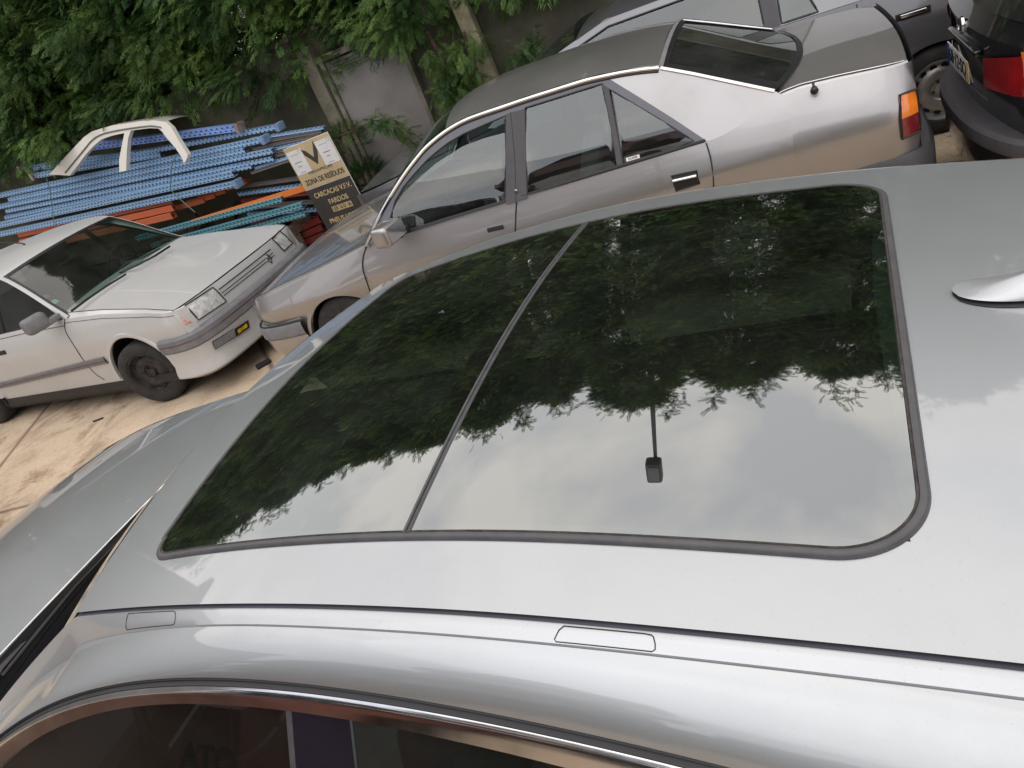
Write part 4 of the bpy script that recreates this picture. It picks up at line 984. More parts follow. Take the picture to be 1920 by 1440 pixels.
# ================================================================ conifers
def leaf_mat(name, a, b_, c_):
    mt, t, b = new_mat(name); inp(b, Roughness=.55, Specular_IOR_Level=.35)
    n = tex(t, 'Noise', 1.6, 3, .6); n2 = tex(t, 'Noise', 23, 2, .6)
    c = mixc(t, ramp(t, n2.outputs[0], [(.3, (0, 0, 0)), (.7, (1, 1, 1))]), a, b_)
    c = mixc(t, ramp(t, n.outputs[0], [(.42, (0, 0, 0)), (.68, (.9, .9, .9))]), c, c_)
    t.links.new(c, b.inputs['Base Color'])
    tr = t.nodes.new('ShaderNodeBsdfTranslucent'); t.links.new(c, tr.inputs[0]); mx = t.nodes.new('ShaderNodeMixShader'); mx.inputs[0].default_value = .25
    o = t.nodes['Material Output']; t.links.new(b.outputs[0], mx.inputs[1]); t.links.new(tr.outputs[0], mx.inputs[2]); t.links.new(mx.outputs[0], o.inputs[0]); return mt
M_LEAF = leaf_mat('conifer_foliage', (.018, .050, .013), (.05, .115, .026), (.16, .265, .058))
M_LEAF2 = leaf_mat('shrub_foliage', (.03, .08, .02), (.07, .14, .03), (.18, .17, .04))
M_BARK = plain('red_brown_bark', (.075, .045, .03), .95, var=.4, scale=12, bmp=.4)
def spray_template(n=9, L=1.0, w=.16, seed=0):
    """fern-like flat spray: axis along +x, in the xy plane, curved down at the tip"""
    r = np.random.default_rng(seed); V = []; Fq = []
    def leaf(p, d, l, ww):
        d = d/np.linalg.norm(d); s = np.array([-d[1], d[0], 0]); b = len(V)
        V.extend([p-s*ww*.4, p+d*l*.4+s*ww, p+d*l, p+d*l*.4-s*ww]); Fq.append((b, b+1, b+2, b+3))
    leaf(np.array([0., 0, 0]), np.array([1., 0, 0]), L, w*.07)
    for k in range(n):
        x = L*(.06+.88*k/(n-1)); l = L*(.10+.30*math.sin(math.pi*min(1, (k+1.5)/(n+.9))))*r.uniform(.55, 1.25)
        for sg in (-1, 1):
            a = R(34+r.uniform(-9, 9)); d = np.array([math.cos(a), sg*math.sin(a), 0]); leaf(np.array([x, 0., 0]), d, l, w*.048)
            if k < n-2:
                for f, l2 in ((.3, .5), (.6, .42)):
                    q = np.array([x, 0, 0])+d*l*f; leaf(q, np.array([1., sg*.05, 0]), l*l2, w*.045)
                    if w > .25 and f < .5: leaf(q, np.array([.25, sg*1., 0]), l*l2*.8, w*.045)
    V = np.array(V); V[:, 2] = -.25*V[:, 0]**2 + .03*np.sin(V[:, 0]*20+V[:, 1]*14)
    return V, np.array(Fq)
SPR = [spray_template(8, 1., .30, i) for i in range(4)]; SPR_L = [spray_template(5, 1., .40, i) for i in range(3)]
def sprays(P, Dv, S, temps, rg):
    """P points (n,3), Dv direction of each spray, S sizes -> vertices, faces"""
    n = len(P); V = []; Fc = []; base = 0; kinds = rg.integers(0, len(temps), n)
    Dn = Dv/np.linalg.norm(Dv, axis=1, keepdims=True); up = np.tile(np.array([0, 0, 1.]), (n, 1))+rg.normal(0, .45, (n, 3))
    Y = np.cross(up, Dn); Y /= np.linalg.norm(Y, axis=1, keepdims=True)+1e-9; Z = np.cross(Dn, Y)
    for k, (tv, tf) in enumerate(temps):
        m_ = kinds == k; c = m_.sum()
        if not c: continue
        vv = P[m_][:, None, :]+S[m_][:, None, None]*(tv[None, :, 0:1]*Dn[m_][:, None, :]+tv[None, :, 1:2]*Y[m_][:, None, :]+tv[None, :, 2:3]*Z[m_][:, None, :])
        V.append(vv.reshape(-1, 3)); f = tf[None]+(np.arange(c)*len(tv))[:, None, None]+base; Fc.append(f.reshape(-1, 4)); base += c*len(tv)
    return np.concatenate(V), np.concatenate(Fc)
def np_mesh(name, V, Fq, mat, parent=None):
    me = bpy.data.meshes.new(name); me.vertices.add(len(V)); me.vertices.foreach_set('co', V.astype(np.float32).ravel())
    me.loops.add(Fq.size); me.loops.foreach_set('vertex_index', Fq.astype(np.int32).ravel()); me.polygons.add(len(Fq))
    me.polygons.foreach_set('loop_start', np.arange(0, Fq.size, 4, dtype=np.int32)); me.update(calc_edges=True); me.materials.append(mat)
    o = bpy.data.objects.new(name, me); scene.collection.objects.link(o); o.parent = parent; return o
def conifer_crown(h, rad, z0, seed, tufts=520, per=38):
    """tufts on the shell of a column, each tuft a drooping bunch of sprays"""
    rg = np.random.default_rng(seed); P = []; Dd = []; S = []
    for k in range(tufts):
        t = rg.random()**.85; z = z0+(h-z0)*t; a = rg.uniform(0, 2*math.pi)
        rr = rad*(1-.55*t**3.0)*(.84+.12*math.sin(3*a+5*t+seed)+.14*math.sin(7*a-9*t+seed*2))*rg.uniform(.74, 1.06)
        if t > .93: rr *= (1-t)/.07*.8+.15
        out_ = np.array([math.cos(a), math.sin(a), 0]); c = out_*rr+np.array([0, 0, z]); ts = rg.uniform(.22, .40)*(1-.3*t)
        n = per
        q = rg.normal(0, 1, (n, 3)); q /= np.linalg.norm(q, axis=1, keepdims=True); q = q*rg.uniform(.45, 1, (n, 1))
        q[:, 2] = q[:, 2]*.7+.12
        pp = c+q*ts*np.array([1, 1, .75]); dd = out_*1.0+q*.85+np.array([0, 0, -.22]); P.append(pp); Dd.append(dd); S.append(rg.uniform(.12, .25, n)*(1 if t < .22 else .78))
    # inner dark mass and the leaders at the top
    m_ = 3600; t = rg.random(m_); a = rg.uniform(0, 2*math.pi, m_); rr = rad*(1-.5*t**3)*rg.uniform(.5, .72, m_)
    P.append(np.stack([np.cos(a)*rr, np.sin(a)*rr, z0+(h-.4-z0)*t], 1)); Dd.append(np.stack([np.cos(a), np.sin(a), rg.uniform(-1, .3, m_)], 1)); S.append(rg.uniform(.3, .5, m_))
    for k in range(16):
        a = rg.uniform(0, 2*math.pi); r0 = rad*rg.uniform(.0, .8); x, y = math.cos(a)*r0, math.sin(a)*r0; n = 16; tt = rg.random(n); hh = rg.uniform(.25, .6)
        P.append(np.stack([x+rg.normal(0, .06, n), y+rg.normal(0, .06, n), h-.45+tt*hh], 1)); b = rg.uniform(0, 2*math.pi, n); Dd.append(np.stack([np.cos(b), np.sin(b), rg.uniform(.3, 1.6, n)], 1)); S.append(rg.uniform(.16, .3, n))
    return sprays(np.concatenate(P), np.concatenate(Dd), np.concatenate(S), SPR, rg)
meshes = []
TREES = [(-1.0, -10.4, 4.8, 1.5, 8.3), (0, -8.6, 4.7, 1.5, 8.1), (1, -6.85, 4.65, 1.55, 8.2), (2, -5.15, 4.55, 1.5, 8.45), (0, -3.5, 4.45, 1.45, 8.3), (1, -2.0, 4.5, 1.4, 8.1), (2, -.3, 4.35, 1.4, 8.5), (0, 1.35, 5.0, 1.45, 8.5), (1, 3.0, 5.0, 1.45, 8.2), (2, 4.7, 5.0, 1.5, 8.5), (0, 6.6, 5.0, 1.5, 8.3), (1, -12.4, 4.8, 1.5, 8.2), (2, -14.6, 4.9, 1.6, 8.4)]
LAB = ['over the left ends of the racks', 'left of the cut white car shell', 'straight behind the white car shell', 'behind the right end of the racking', 'left of the grey steel door', 'over the grey steel door', 'just right of the grey steel door', 'behind the rear window of the taupe sedan', 'behind the dark sedan', 'behind the black estate car', 'rightmost of the row', 'second from the left end', 'leftmost of the row']
ZB = [.9, .9, .95, 1.05, 1.9, 1.95, 2.0, 1.9, 1.9, 1.9, 1.8, .9, .9]
crown_cache = {}
def crown_for(k, low):
    if (k, low) not in crown_cache:
        V, Q = conifer_crown(8.3, 1.5, 2.0 if low else 1.78, 11+k*7+(3 if low else 0), tufts=860 if low else 820); crown_cache[k, low] = (V, Q)
    return crown_cache[k, low]
mesh_cache = {}
for i, (k, u, v, rd, h) in enumerate(TREES):
    k = abs(int(k)); low = ZB[i] < 1.2; p = FD.o+FD.u*u+FD.v*v
    e = empty('conifer_tree', loc=(p[0], p[1], 0), rz=0, label='tall dark green conifer, '+LAB[i], cat='tree', group='row of tall conifers along the wall')
    V, Q = crown_for(k, low)
    if (k, low) in mesh_cache:
        o = bpy.data.objects.new('crown', mesh_cache[k, low]); scene.collection.objects.link(o); o.parent = e
    else:
        o = np_mesh('crown', V, Q, M_LEAF, e); mesh_cache[k, low] = o.data
    o.rotation_euler = (0, 0, 2.4*i); o.scale = (rd/1.5, rd/1.5, h/8.3)
    MB().tube([(0, 0, 0), (.05, .02, 1.5), (.0, .05, 3.5), (0, 0, 7.4)], [.14, .11, .08, .03], 10).build('trunk', M_BARK, e)
    if not low:
        mb = MB(); r_ = random.Random(i)
        for q in range(16):
            z = r_.uniform(.8, 2.4); a = r_.uniform(0, 6.28); l = r_.uniform(.4, 1.1); mb.tube([(.03, .02, z), (math.cos(a)*l*.5, math.sin(a)*l*.5, z+.08), (math.cos(a)*l, math.sin(a)*l, z-.05)], [.018, .01, .004], 5)
        mb.build('dead_branches', M_BARK, e)
# hanging branches and shrubs in front of the wall
def branch(name, pts, r0, n, size, mat, label, cat, spread=.06, group=None):
    path = smooth_path(pts, 8); e = MB().tube(path, [r0*(1-.8*i/(len(path)-1)) for i in range(len(path))], 6).build(name, M_BARK); rg = np.random.default_rng(len(label)); P = np.array(path); idx_ = rg.integers(len(P)//5, len(P), n)
    T = P[np.minimum(idx_+1, len(P)-1)]-P[np.maximum(idx_-1, 0)]; T /= np.linalg.norm(T, axis=1, keepdims=True)
    D_ = T*.6+rg.normal(0, .7, (n, 3))+np.array([0, 0, -.35]); V, Q = sprays(P[idx_]+rg.normal(0, spread, (n, 3)), D_, rg.uniform(.6, 1.2, n)*size, SPR, rg); np_mesh('foliage', V, Q, mat, e); return tag(e, label, cat, group)
def wp(px, py, v): q = FD.at(px, py, v=v); return tuple(FD.o+FD.u*q[0]+FD.v*q[1]+np.array([0, 0, q[2]]))
branch('arching_branch', [wp(618, 262, 3.3), wp(660, 246, 3.1), (wp(705, 226, 3.0)), wp(745, 238, 2.95), wp(772, 268, 2.95)], .012, 130, .15, M_LEAF2, 'green branch arching out in front of the grey steel door', 'branch', .035)
branch('hanging_branch', [wp(800, 60, 3.2), wp(828, 110, 3.15), wp(842, 150, 3.1), wp(846, 190, 3.1)], .02, 190, .19, M_LEAF, 'conifer branch hanging beside the right edge of the steel door', 'branch', .09)
branch('hanging_branch', [wp(870, 60, 3.1), wp(880, 100, 3.1), wp(878, 140, 3.1)], .015, 90, .18, M_LEAF, 'short conifer branch hanging over the yellowish post', 'branch', .08)
branch('hanging_branch', [wp(1010, 60, 3.0), wp(1000, 88, 3.0), wp(975, 108, 3.0)], .012, 70, .17, M_LEAF, 'low conifer tuft just above the crest of the taupe roof', 'branch', .07)
def bush(c, rx, rz_, n, size, mat, label, seed):
    rg = np.random.default_rng(seed); q = rg.normal(0, 1, (n, 3)); q /= np.linalg.norm(q, axis=1, keepdims=True); q[:, 2] = np.abs(q[:, 2])*1.2-.2; q *= rg.uniform(.4, 1, (n, 1))**.5
    V, Q = sprays(np.array(c)+q*np.array([rx, rx*.7, rz_]), q+np.array([0, 0, .2]), rg.uniform(.6, 1.1, n)*size, SPR_L, rg)
    e = empty('shrub', loc=(0, 0, 0), label=label, cat='shrub'); np_mesh('foliage', V, Q, mat, e)
    MB().tube([(c[0], c[1], 0), tuple(c)], [.02, .01], 6).build('stem', M_BARK, e)
q = wp(655, 278, 3.35); bush(q, .22, .26, 260, .12, M_LEAF2, 'yellow-green ivy bush growing over the wall, right behind the waste-zone board', 5)
q = wp(690, 350, 3.3); bush(q, .28, .26, 300, .13, M_LEAF, 'dark green bush between the waste-zone board and the door frame', 6)
q = wp(850, 175, 3.25); bush(q, .16, .16, 120, .10, M_LEAF2, 'yellowish leaves on the wall right of the steel door', 8)

# ================================================================ street lamp beyond the conifers (reflected in the glass roof)
p = FD.o+FD.u*-.25+FD.v*5.4
sl_e = empty('street_lamp', loc=(p[0], p[1], 0), rz=FD.hd, label='grey street lamp beyond the conifers, mirrored in the glass roof', cat='street lamp')
M_LP = plain('grey_lamp_metal', (.045, .05, .052), .5, metal=.3)
MB().tube([(.15, 0, 0), (.08, 0, 7), (-.06, 0, 11.7)], [.09, .07, .045], 12).build('pole', M_LP, sl_e)
ln = MB().box((-.1, -.12, 12.1), (.38, .30, .80), bev=.09).build('lamp_head', M_LP, sl_e); MB().box((-.1, -.275, 12.1), (.26, .02, .55), bev=.008).build('lamp_glass', M_BUMP, ln)

# ================================================================ warehouse added out of view on the left, so hood and roof mirror grey
M_SHED = plain('grey_sheet_cladding', (.16, .165, .165), .6, var=.12, scale=.8)
wb = empty('backdrop', FD, label='long grey sheet-clad warehouse added out of view on the left, greying the hood reflection', cat='building')
MB().grid([[(-17.5+.03*(k % 2), -16+.25*k, z) for z in (0, 10.6)] for k in range(84)]).build('wall', M_SHED, wb, smooth=False)
MB().box((-20.5, -5.6, 5.2), (5.7, 20.6, 10.3)).build('hall', M_SHED, wb, smooth=False)
rf_ = MB().box((-20.5, -5.6, 10.75), (6.6, 21.4, .3)).build('roof', M_STEEL, wb, smooth=False)
MB().box((-17.43, -2, 1.9), (.08, 4.0, 3.8)).build('roller_door', M_DOOR, wb, smooth=False)
# ================================================================ racking pile: blue perforated uprights, orange and teal beams
def rack_mat(name, col, rust=(.16, .07, .04), pitch=.06, amt=.5):
    mt, t, b = new_mat(name); inp(b, Roughness=.5, Metallic=.1)
    tcn = t.nodes.new('ShaderNodeTexCoord'); s_ = t.nodes.new('ShaderNodeSeparateXYZ'); t.links.new(tcn.outputs['Object'], s_.inputs[0])
    mm = lambda *a: mth(*a, nodes=t.nodes, links=t.links)
    n = tex(t, 'Noise', 5, 6, .7); n2 = tex(t, 'Noise', 40, 3, .6)
    r_ = mm('MULTIPLY', ramp(t, n.outputs[0], [(.55, (0, 0, 0)), (.72, (1, 1, 1))]), ramp(t, n2.outputs[0], [(.4, (0, 0, 0)), (.6, (1, 1, 1))]))
    c = mixc(t, mm('MULTIPLY', r_, amt), col, rust); c = mixc(t, .3, c, ramp(t, n.outputs[0], [(.2, (.25,)*3), (.8, (.8,)*3)]), 'OVERLAY')
    if pitch:
        out = None
        for zo, xo in ((.018, 0.), (-.018, .5)):      # two rows of staggered slots
            fx_ = mm('ABSOLUTE', mm('SUBTRACT', mm('FRACT', mm('ADD', mm('DIVIDE', s_.outputs[0], pitch), xo+100)), .5))
            a = mm('LESS_THAN', fx_, .17); b2 = mm('LESS_THAN', mm('ABSOLUTE', mm('SUBTRACT', s_.outputs[2], zo)), .0075); h = mm('MULTIPLY', a, b2); out = h if out is None else mm('MAXIMUM', out, h)
        c = mixc(t, out, c, (.008, .010, .014))
    t.links.new(c, b.inputs['Base Color']); return mt
M_RB = rack_mat('blue_rack_paint', (.26, .42, .62)); M_RB2 = rack_mat('bright_blue_rack_paint', (.22, .35, .72), pitch=.075, amt=.2); M_RT = rack_mat('teal_rack_paint', (.12, .32, .38)); M_RO = rack_mat('orange_beam_paint', (.58, .15, .065), pitch=None, amt=.35, rust=(.25, .07, .04)); M_RO2 = rack_mat('bright_orange_beam_paint', (.80, .22, .05), pitch=None, amt=.2)
M_RG = rack_mat('grey_rack_steel', (.13, .12, .115), pitch=None); M_RR = rack_mat('dark_red_beam_paint', (.16, .02, .015), pitch=None)
def cw(px, py, v): q = FC.at(px, py, v=v); return Vector(FC.o+FC.u*q[0]+FC.v*q[1]+np.array([0, 0, q[2]]))
def beam(name, a, b, v, hpx, mat, label, cat, group, depth=.07, ends=(0, 0), vb=None, capmat=None):
    """front face runs from photo point a to b; hpx: height of the face in photo pixels at the right end"""
    A_, B_ = cw(*a, v), cw(*b, vb if vb is not None else v); d = (B_-A_); Lh = d.length; x = d.normalized()
    up2 = cw(b[0]+hpx*.42*.0, b[1]-hpx, vb if vb is not None else v); h = abs((up2-B_).z)*.95
    y = Vector((0, 0, 1)).cross(x).normalized(); z = x.cross(y); c = (A_+B_)/2+y*depth*.5
    e = empty(name, loc=tuple(c), label=label, cat=cat, group=group); mtx = Matrix((x, y, z)).transposed().to_4x4(); e.rotation_euler = mtx.to_euler()
    # C section: web to the front, two flanges to the back
    w = .004; mb = MB(); pf = [(-depth/2, -h/2), (depth/2, -h/2), (depth/2, -h/2+.012), (-depth/2+w, -h/2+w), (-depth/2+w, -.006), (-depth/2+w+.008, 0), (-depth/2+w, .006), (-depth/2+w, h/2-w), (depth/2, h/2-.012), (depth/2, h/2), (-depth/2, h/2), (-depth/2, .007), (-depth/2+.006, 0), (-depth/2, -.007)]
    if capmat == 'beam': pf = [(-depth/2, -h/2), (depth/2, -h/2), (depth/2, h*.25), (-depth*.1, h*.25), (-depth*.1, h/2), (-depth/2, h/2)]
    mb.grid([[(-Lh/2, p[0], p[1]) for p in pf], [(Lh/2, p[0], p[1]) for p in pf]], True); mb.build('rail_profile', mat, e, smooth=False)
    for k, s in enumerate((-1, 1)):
        if ends[k]: MB().box((s*Lh/2, -.01, 0), (.05, depth+.05, h+.03), bev=.006).build('end_plate', ends[k], e)
    return e
M_CAP = plain('galvanised_end_plate', (.34, .33, .33), .5, metal=.4, var=.3, scale=18, dark=(.2, .1, .06)); M_CAPB = plain('blue_end_plate', (.20, .30, .45), .5, var=.2)
GB = 'blue perforated rack uprights'
BL = [((165, 277), (447, 240), 2.95, 16, M_RB2, 'bright blue perforated upright lying highest, through the white car shell', (0, M_CAP)),
      ((40, 318), (300, 283), 3.05, 14, M_RB, 'blue perforated upright poking out at the upper left with a pale end plate', (M_CAP, 0)),
      ((62, 331), (300, 290), 2.98, 12, M_RB, 'short blue perforated upright just under the one with the pale left end plate', (M_CAP, 0)),
      ((250, 290), (522, 238), 3.0, 11, M_RB, 'blue perforated upright reaching farthest right near the top of the pile', (0, M_CAPB)),
      ((-60, 380), (495, 262), 2.9, 12, M_RB, 'long blue upright just under the white shell, blue-grey plate at its right end', (0, M_CAPB)),
      ((15, 376), (458, 283), 2.86, 11, M_RB, 'blue upright ending shorter at the right, second of the long rows under the shell', (0, 0)),
      ((-60, 401), (510, 284), 2.84, 11, M_RB, 'long blue upright, third of the long rows under the shell', (0, 0)),
      ((10, 397), (512, 298), 2.83, 10, M_RB, 'greyer blue upright in shade, fourth of the long rows under the shell', (0, 0)),
      ((8, 409), (470, 312), 2.82, 10, M_RB, 'greyer blue upright in shade, just above the two lowest bright rows', (0, 0)),
      ((-60, 436), (437, 327), 2.72, 13, M_RB, 'pale blue upright, upper of the two lowest bright rows', (0, 0)),
      ((-60, 453), (444, 345), 2.70, 12, M_RB, 'pale blue upright with blue end plate, lowest of the blue rows', (0, M_CAPB))]
for a, b, v, h, m_, lb, en in BL: beam('rack_upright', a, b, v, h, m_, lb, 'rack upright', GB, ends=en)
GO = 'orange rack beams'
for a, b, v, h, m_, lb in [((33, 441), (321, 376), 2.76, 13, M_RO, 'orange beam, top one of the three lying above the silver car roof'), ((38, 455), (324, 390), 2.72, 13, M_RO, 'orange beam, middle one of the three lying above the silver car roof'), ((44, 470), (322, 405), 2.68, 13, M_RO, 'orange beam, lowest one of the three lying above the silver car roof'),
                           ((360, 418), (571, 353), 2.66, 12, M_RO2, 'bright orange beam sticking out towards the waste-zone board')]:
    beam('rack_beam', a, b, v, h, m_, lb, 'rack beam', GO, capmat='beam')
for a, b, v, h, m_, lb in [((255, 449), (528, 374), 2.62, 11, M_RT, 'teal perforated upright, top one of three above the silver hood'), ((285, 463), (566, 386), 2.60, 12, M_RT, 'teal perforated upright, middle one of three above the silver hood'), ((400, 449), (571, 401), 2.62, 11, M_RT, 'teal perforated upright, lowest one of three, ending beside the board')]:
    beam('rack_upright', a, b, v, h, m_, lb, 'rack upright', 'teal rack uprights', ends=(0, 0))
rr_ = random.Random(3); LG = ['topmost', 'second', 'third', 'fourth', 'fifth', 'sixth', 'seventh', 'eighth']
for k in range(8):
    y0, y1 = 262+9*k, 240+7*k; beam('steel_rail', (470+rr_.randint(-8, 8), y0), (606-4*k, y1), 2.98-.02*k, 6, M_RG if k % 3 else M_RB, LG[k]+' dark steel rail of the bundle left of the waste-zone board', 'steel rail', 'dark steel rails left of the board', depth=.05)
for k in range(6):
    beam('steel_rail', (440+6*k, 352+13*k), (590+rr_.randint(-10, 12), 330+16*k), 2.95, 8, (M_RG, M_RB, M_RR)[k % 3], LG[k]+' shaded rail from the top of the tangle under the blue pile', 'steel rail', 'shaded rails of the tangle', depth=.05)
for k in range(5):
    x0 = 330+20*k; beam('rack_beam', (x0, 385-9*k+6), (x0+52, 372-9*k+4), 2.86+.02*k, 10, M_RO, LG[k]+' stub of red-orange beam from the left, under the blue rack ends', 'rack beam', 'red-orange beam stubs', capmat='beam')
for k in range(3):
    beam('rack_beam', (470+14*k, 470+8*k), (600+4*k, 412+14*k), 2.75, 12, M_RR, LG[k]+' dark red beam from the top, in the shade behind the silver nose', 'rack beam', 'dark red beams in the shade', capmat='beam')
# timber bearers that carry the pile
M_WOOD = plain('old_timber', (.12, .085, .055), .9, var=.35, scale=9, bmp=.3)
for u, v, z, lb in ((-4.2, 3.0, 1.0, 'leftmost'), (-1.9, 3.0, .74, 'middle'), (-.1, 3.0, .48, 'rightmost')):
    p = FC.o+FC.u*u+FC.v*v; t_ = empty('trestle', loc=(p[0], p[1], 0), rz=FC.hd, label=lb+' dark timber trestle carrying the rack pile', cat='trestle')
    MB().box((0, 0, z-.05), (.12, .9, .10), bev=.008).build('bearer', M_WOOD, t_)
    for s in (-1, 1): MB().box((0, s*.35, (z-.1)/2), (.10, .10, z-.1), bev=.008).build('leg', M_WOOD, t_)
# dark scrap mound added under the rack pile, the shade there in its colour
rg = np.random.default_rng(4); mb = MB(); rows = []
for i in range(60):
    r = []
    for j in range(16):
        u = -6.2+7.0*i/59; t = j/15; v = 2.95+.6*t; z = (.15+.85*t*lin([-6, 0, .8], [1.1, .75, .35], u))*(.75+.5*rg.random())+.1*math.sin(u*7+j)
        r.append((u+rg.uniform(-.04, .04), v+rg.uniform(-.04, .04), max(0, z)))
    rows.append(r)
for r in rows: r.insert(0, (r[0][0], r[0][1]-.05, 0))
M_SCRAP = plain('shade_dark_scrap', (.03, .027, .025), .8, var=.6, scale=7, bmp=.3, dark=(.008, .008, .01))
hp_ = mb.grid(rows).build('scrap_shade_heap', M_SCRAP, ang=20); hp_.location = FC.o; hp_.rotation_euler = (0, 0, FC.hd); tag(hp_, 'dark heap added for the shade and scrap tangle under the rack pile', 'scrap', kind='stuff')
# straps round the pile
M_STR = plain('green_twine', (.12, .22, .17), .8)
for L_, lb in (([(85, 328), (92, 350), (98, 385), (102, 418), (118, 428), (128, 436)], 'thin green strap hanging over the left part of the rack pile'), ([(332, 288), (322, 312), (320, 345), (322, 358), (345, 380), (366, 398)], 'thin green strap hanging over the right part of the rack pile')):
    pth_ = smooth_path([cw(x, y, 2.66) for x, y in L_], 5); tag(MB().tube(pth_, .006, 6).build('strap', M_STR), lb, 'strap')

# ================================================================ cut off white car roof lying on the racks
sh = empty('car_roof_shell', FC, label='cream white cut-off car roof with door pillars lying on the blue racks', cat='car part')
SO = [(88, 329), (117, 295), (146, 262), (160, 252), (175, 247), (200, 240), (225, 236), (255, 231), (282, 229), (304, 231), (318, 241), (334, 261), (357, 287), (357, 293), (352, 303), (346, 292), (330, 275), (310, 258), (300, 248), (292, 243), (275, 243), (238, 248), (235, 262), (236, 285), (240, 318), (227, 321), (223, 300), (224, 280), (226, 253), (210, 256), (195, 260), (182, 265), (168, 277), (155, 292), (142, 312), (129, 330)]
MB().poly([FC.at(x, y, v=2.62)[0::2] for x, y in SO], (), lambda a, b: (a, 2.62+.25*(b-1.7), b), (0, .05, -.01)).build('side_frame', M_WHITE, sh, smooth=False)
g_ = [FC.at(x, y, v=2.62) for x, y in [(120, 325), (150, 285), (165, 266), (182, 256), (205, 250), (232, 245), (275, 239), (298, 241)]]
MB().tube(smooth_path([(p[0], 2.62+.25*(p[2]-1.7)-.004, p[2]) for p in g_], 4), .009, 6).build('door_gutter', M_BUMP, sh)
tp = [FC.at(x, y, v=2.62) for x, y in [(160, 252), (175, 247), (200, 240), (225, 236), (255, 231), (282, 229), (304, 231)]]
mb = MB(); tgt = FC.at(388, 224, v=3.72); dl_ = tgt[0]-tp[-1][0], tgt[2]-tp[-1][2]
mb.grid([[(p[0]+dl_[0]*s, 2.62+.25*(p[2]-1.7)+1.10*s, p[2]+.04*math.sin(math.pi*s)+dl_[1]*s) for s in frange(0, 1, 14)] for p in smooth_path(tp, 3)])
mb.build('roof_skin', M_WHITE, sh, ang=60)
t2 = [(p[0]+dl_[0], p[1]+1.10+.09, p[2]+dl_[1]) for p in [FC.at(x, y, v=2.62) for x, y in [(304, 231), (330, 262), (357, 290)]]]
MB().tube(t2, .03, 6, flat=.5).build('far_pillar', M_WHITE, sh)
# ================================================================ waste-zone board
sb = empty('sign_board', FC, label='gold and black board reading ZONA DE RESIDUOS leaning beside the steel door', cat='sign')
s0, s1, s2, s3 = [FC.at(x, y, v=2.52) for x, y in ((540, 283), (618, 240), (684, 375), (612, 425))]
print('sign', s0, s1, s2, s3)
u0, u1_ = (s0[0]+s3[0])/2, (s1[0]+s2[0])/2; zt_ = (s0[2]+s1[2])/2; zb_ = .12; SWd = u1_-u0; SHt = zt_-zb_
M_GOLD = plain('faded_gold_board', (.50, .39, .22), .6, var=.08, scale=5); M_DKB = plain('dark_grey_board', (.045, .042, .038), .55, var=.12); M_GOLDT = plain('gold_lettering', (.56, .42, .22), .5); M_PAPER = plain('white_paper_sheet', (.68, .67, .65), .7, var=.05)
brd = empty('board', None); brd.parent = sb; brd.location = ((u0+u1_)/2, 2.52, zb_); brd.rotation_euler = (R(-5)*0, R(-2.5), 0)
sk_ = (s1[2]-s0[2])/SWd
MB().box((0, .006, SHt/2), (SWd, .012, SHt), bev=.003).build('panel', M_PAPER, brd)
def sgn_(x, z): return (x*SWd-SWd/2, -.002, SHt-z*SWd)
split = .74                                               # gold above this (in widths), dark below
MB().box((0, -.001, SHt-split*SWd/2), (SWd-.006, .003, split*SWd-.006)).build('gold_field', M_GOLD, brd); MB().box((0, -.001, (SHt-split*SWd)/2), (SWd-.006, .003, SHt-split*SWd-.004)).build('dark_field', M_DKB, brd)
for x0_ in (.02, .66):
    ps = MB().box((sgn_(x0_+.165, .27)[0], -.0035, sgn_(0, .27)[2]), (.32*SWd, .002, .40*SWd)).build('paper_sheet', M_PAPER, brd)
    for dz__, w_, bb in ((.13, .18, 0), (.0, .15, 1), (-.07, .08, 1), (-.17, .12, 0)): MB().box((sgn_(x0_+.15, 0)[0], -.0048, sgn_(0, .27-dz__)[2]), (w_*SWd, .0006, (.013 if bb else .007)*SWd)).build('printed_line', M_BUMP, brd)
    MB().tube([(sgn_(x0_+.28, 0)[0]+.028*SWd*math.cos(a), -.0048, sgn_(0, .10)[2]+.028*SWd*math.sin(a)) for a in frange(0, 2*math.pi, 13)[:-1]], .0022, 5, closed=True).build('printed_ring', plain('green_print', (.1, .4, .3)), brd)
V_ = [(.36, .10), (.42, .14), (.515, .36), (.60, .05), (.655, .03), (.655, .16), (.545, .50), (.50, .50), (.36, .20)]
V_ = [(.345, .10), (.42, .14), (.52, .28), (.60, .13), (.655, .03), (.655, .20), (.53, .41), (.36, .20)]
MB().poly([(sgn_(x, z)[0], sgn_(x, z)[2]) for x, z in V_], (), lambda a, b: (a, -.0035, b), (0, .002, 0)).build('chevron_mark', M_DKB, brd, smooth=False)
def st_(body, x, z, h, w, mat, nm, bold=.0): 
    o = text(body, h*SWd*1.38, mat, brd, nm, (sgn_(x, z)[0], -.0042, sgn_(x, z)[2]), (R(90), 0, 0), bold=bold); bb = max(1e-4, o.dimensions.x if o.dimensions.x else 1); 
    xs = [v.co.x for v in o.data.vertices]; o.scale = (w*SWd/(max(xs)-min(xs)), 1, 1); return o
st_('MEGAPEÇAS', .52, .49, .045, .52, M_DKB, 'company_name'); st_('ZONA DE RESÍDUOS', .52, .63, .088, .86, M_DKB, 'lettering', .0012)
st_('CARCAÇAS V.F.V.', .53, .875, .086, .82, M_GOLDT, 'lettering', .0014); st_('FARDOS', .55, 1.04, .086, .42, M_GOLDT, 'lettering', .0014)
MB().box((sgn_(.55, 1.175)[0], -.0032, sgn_(.55, 1.175)[2]), (.44*SWd, .0012, .095*SWd)).build('code_plate', M_GOLDT, brd); st_('LER 16 01 06', .55, 1.175, .068, .40, M_DKB, 'code_lettering', .001)
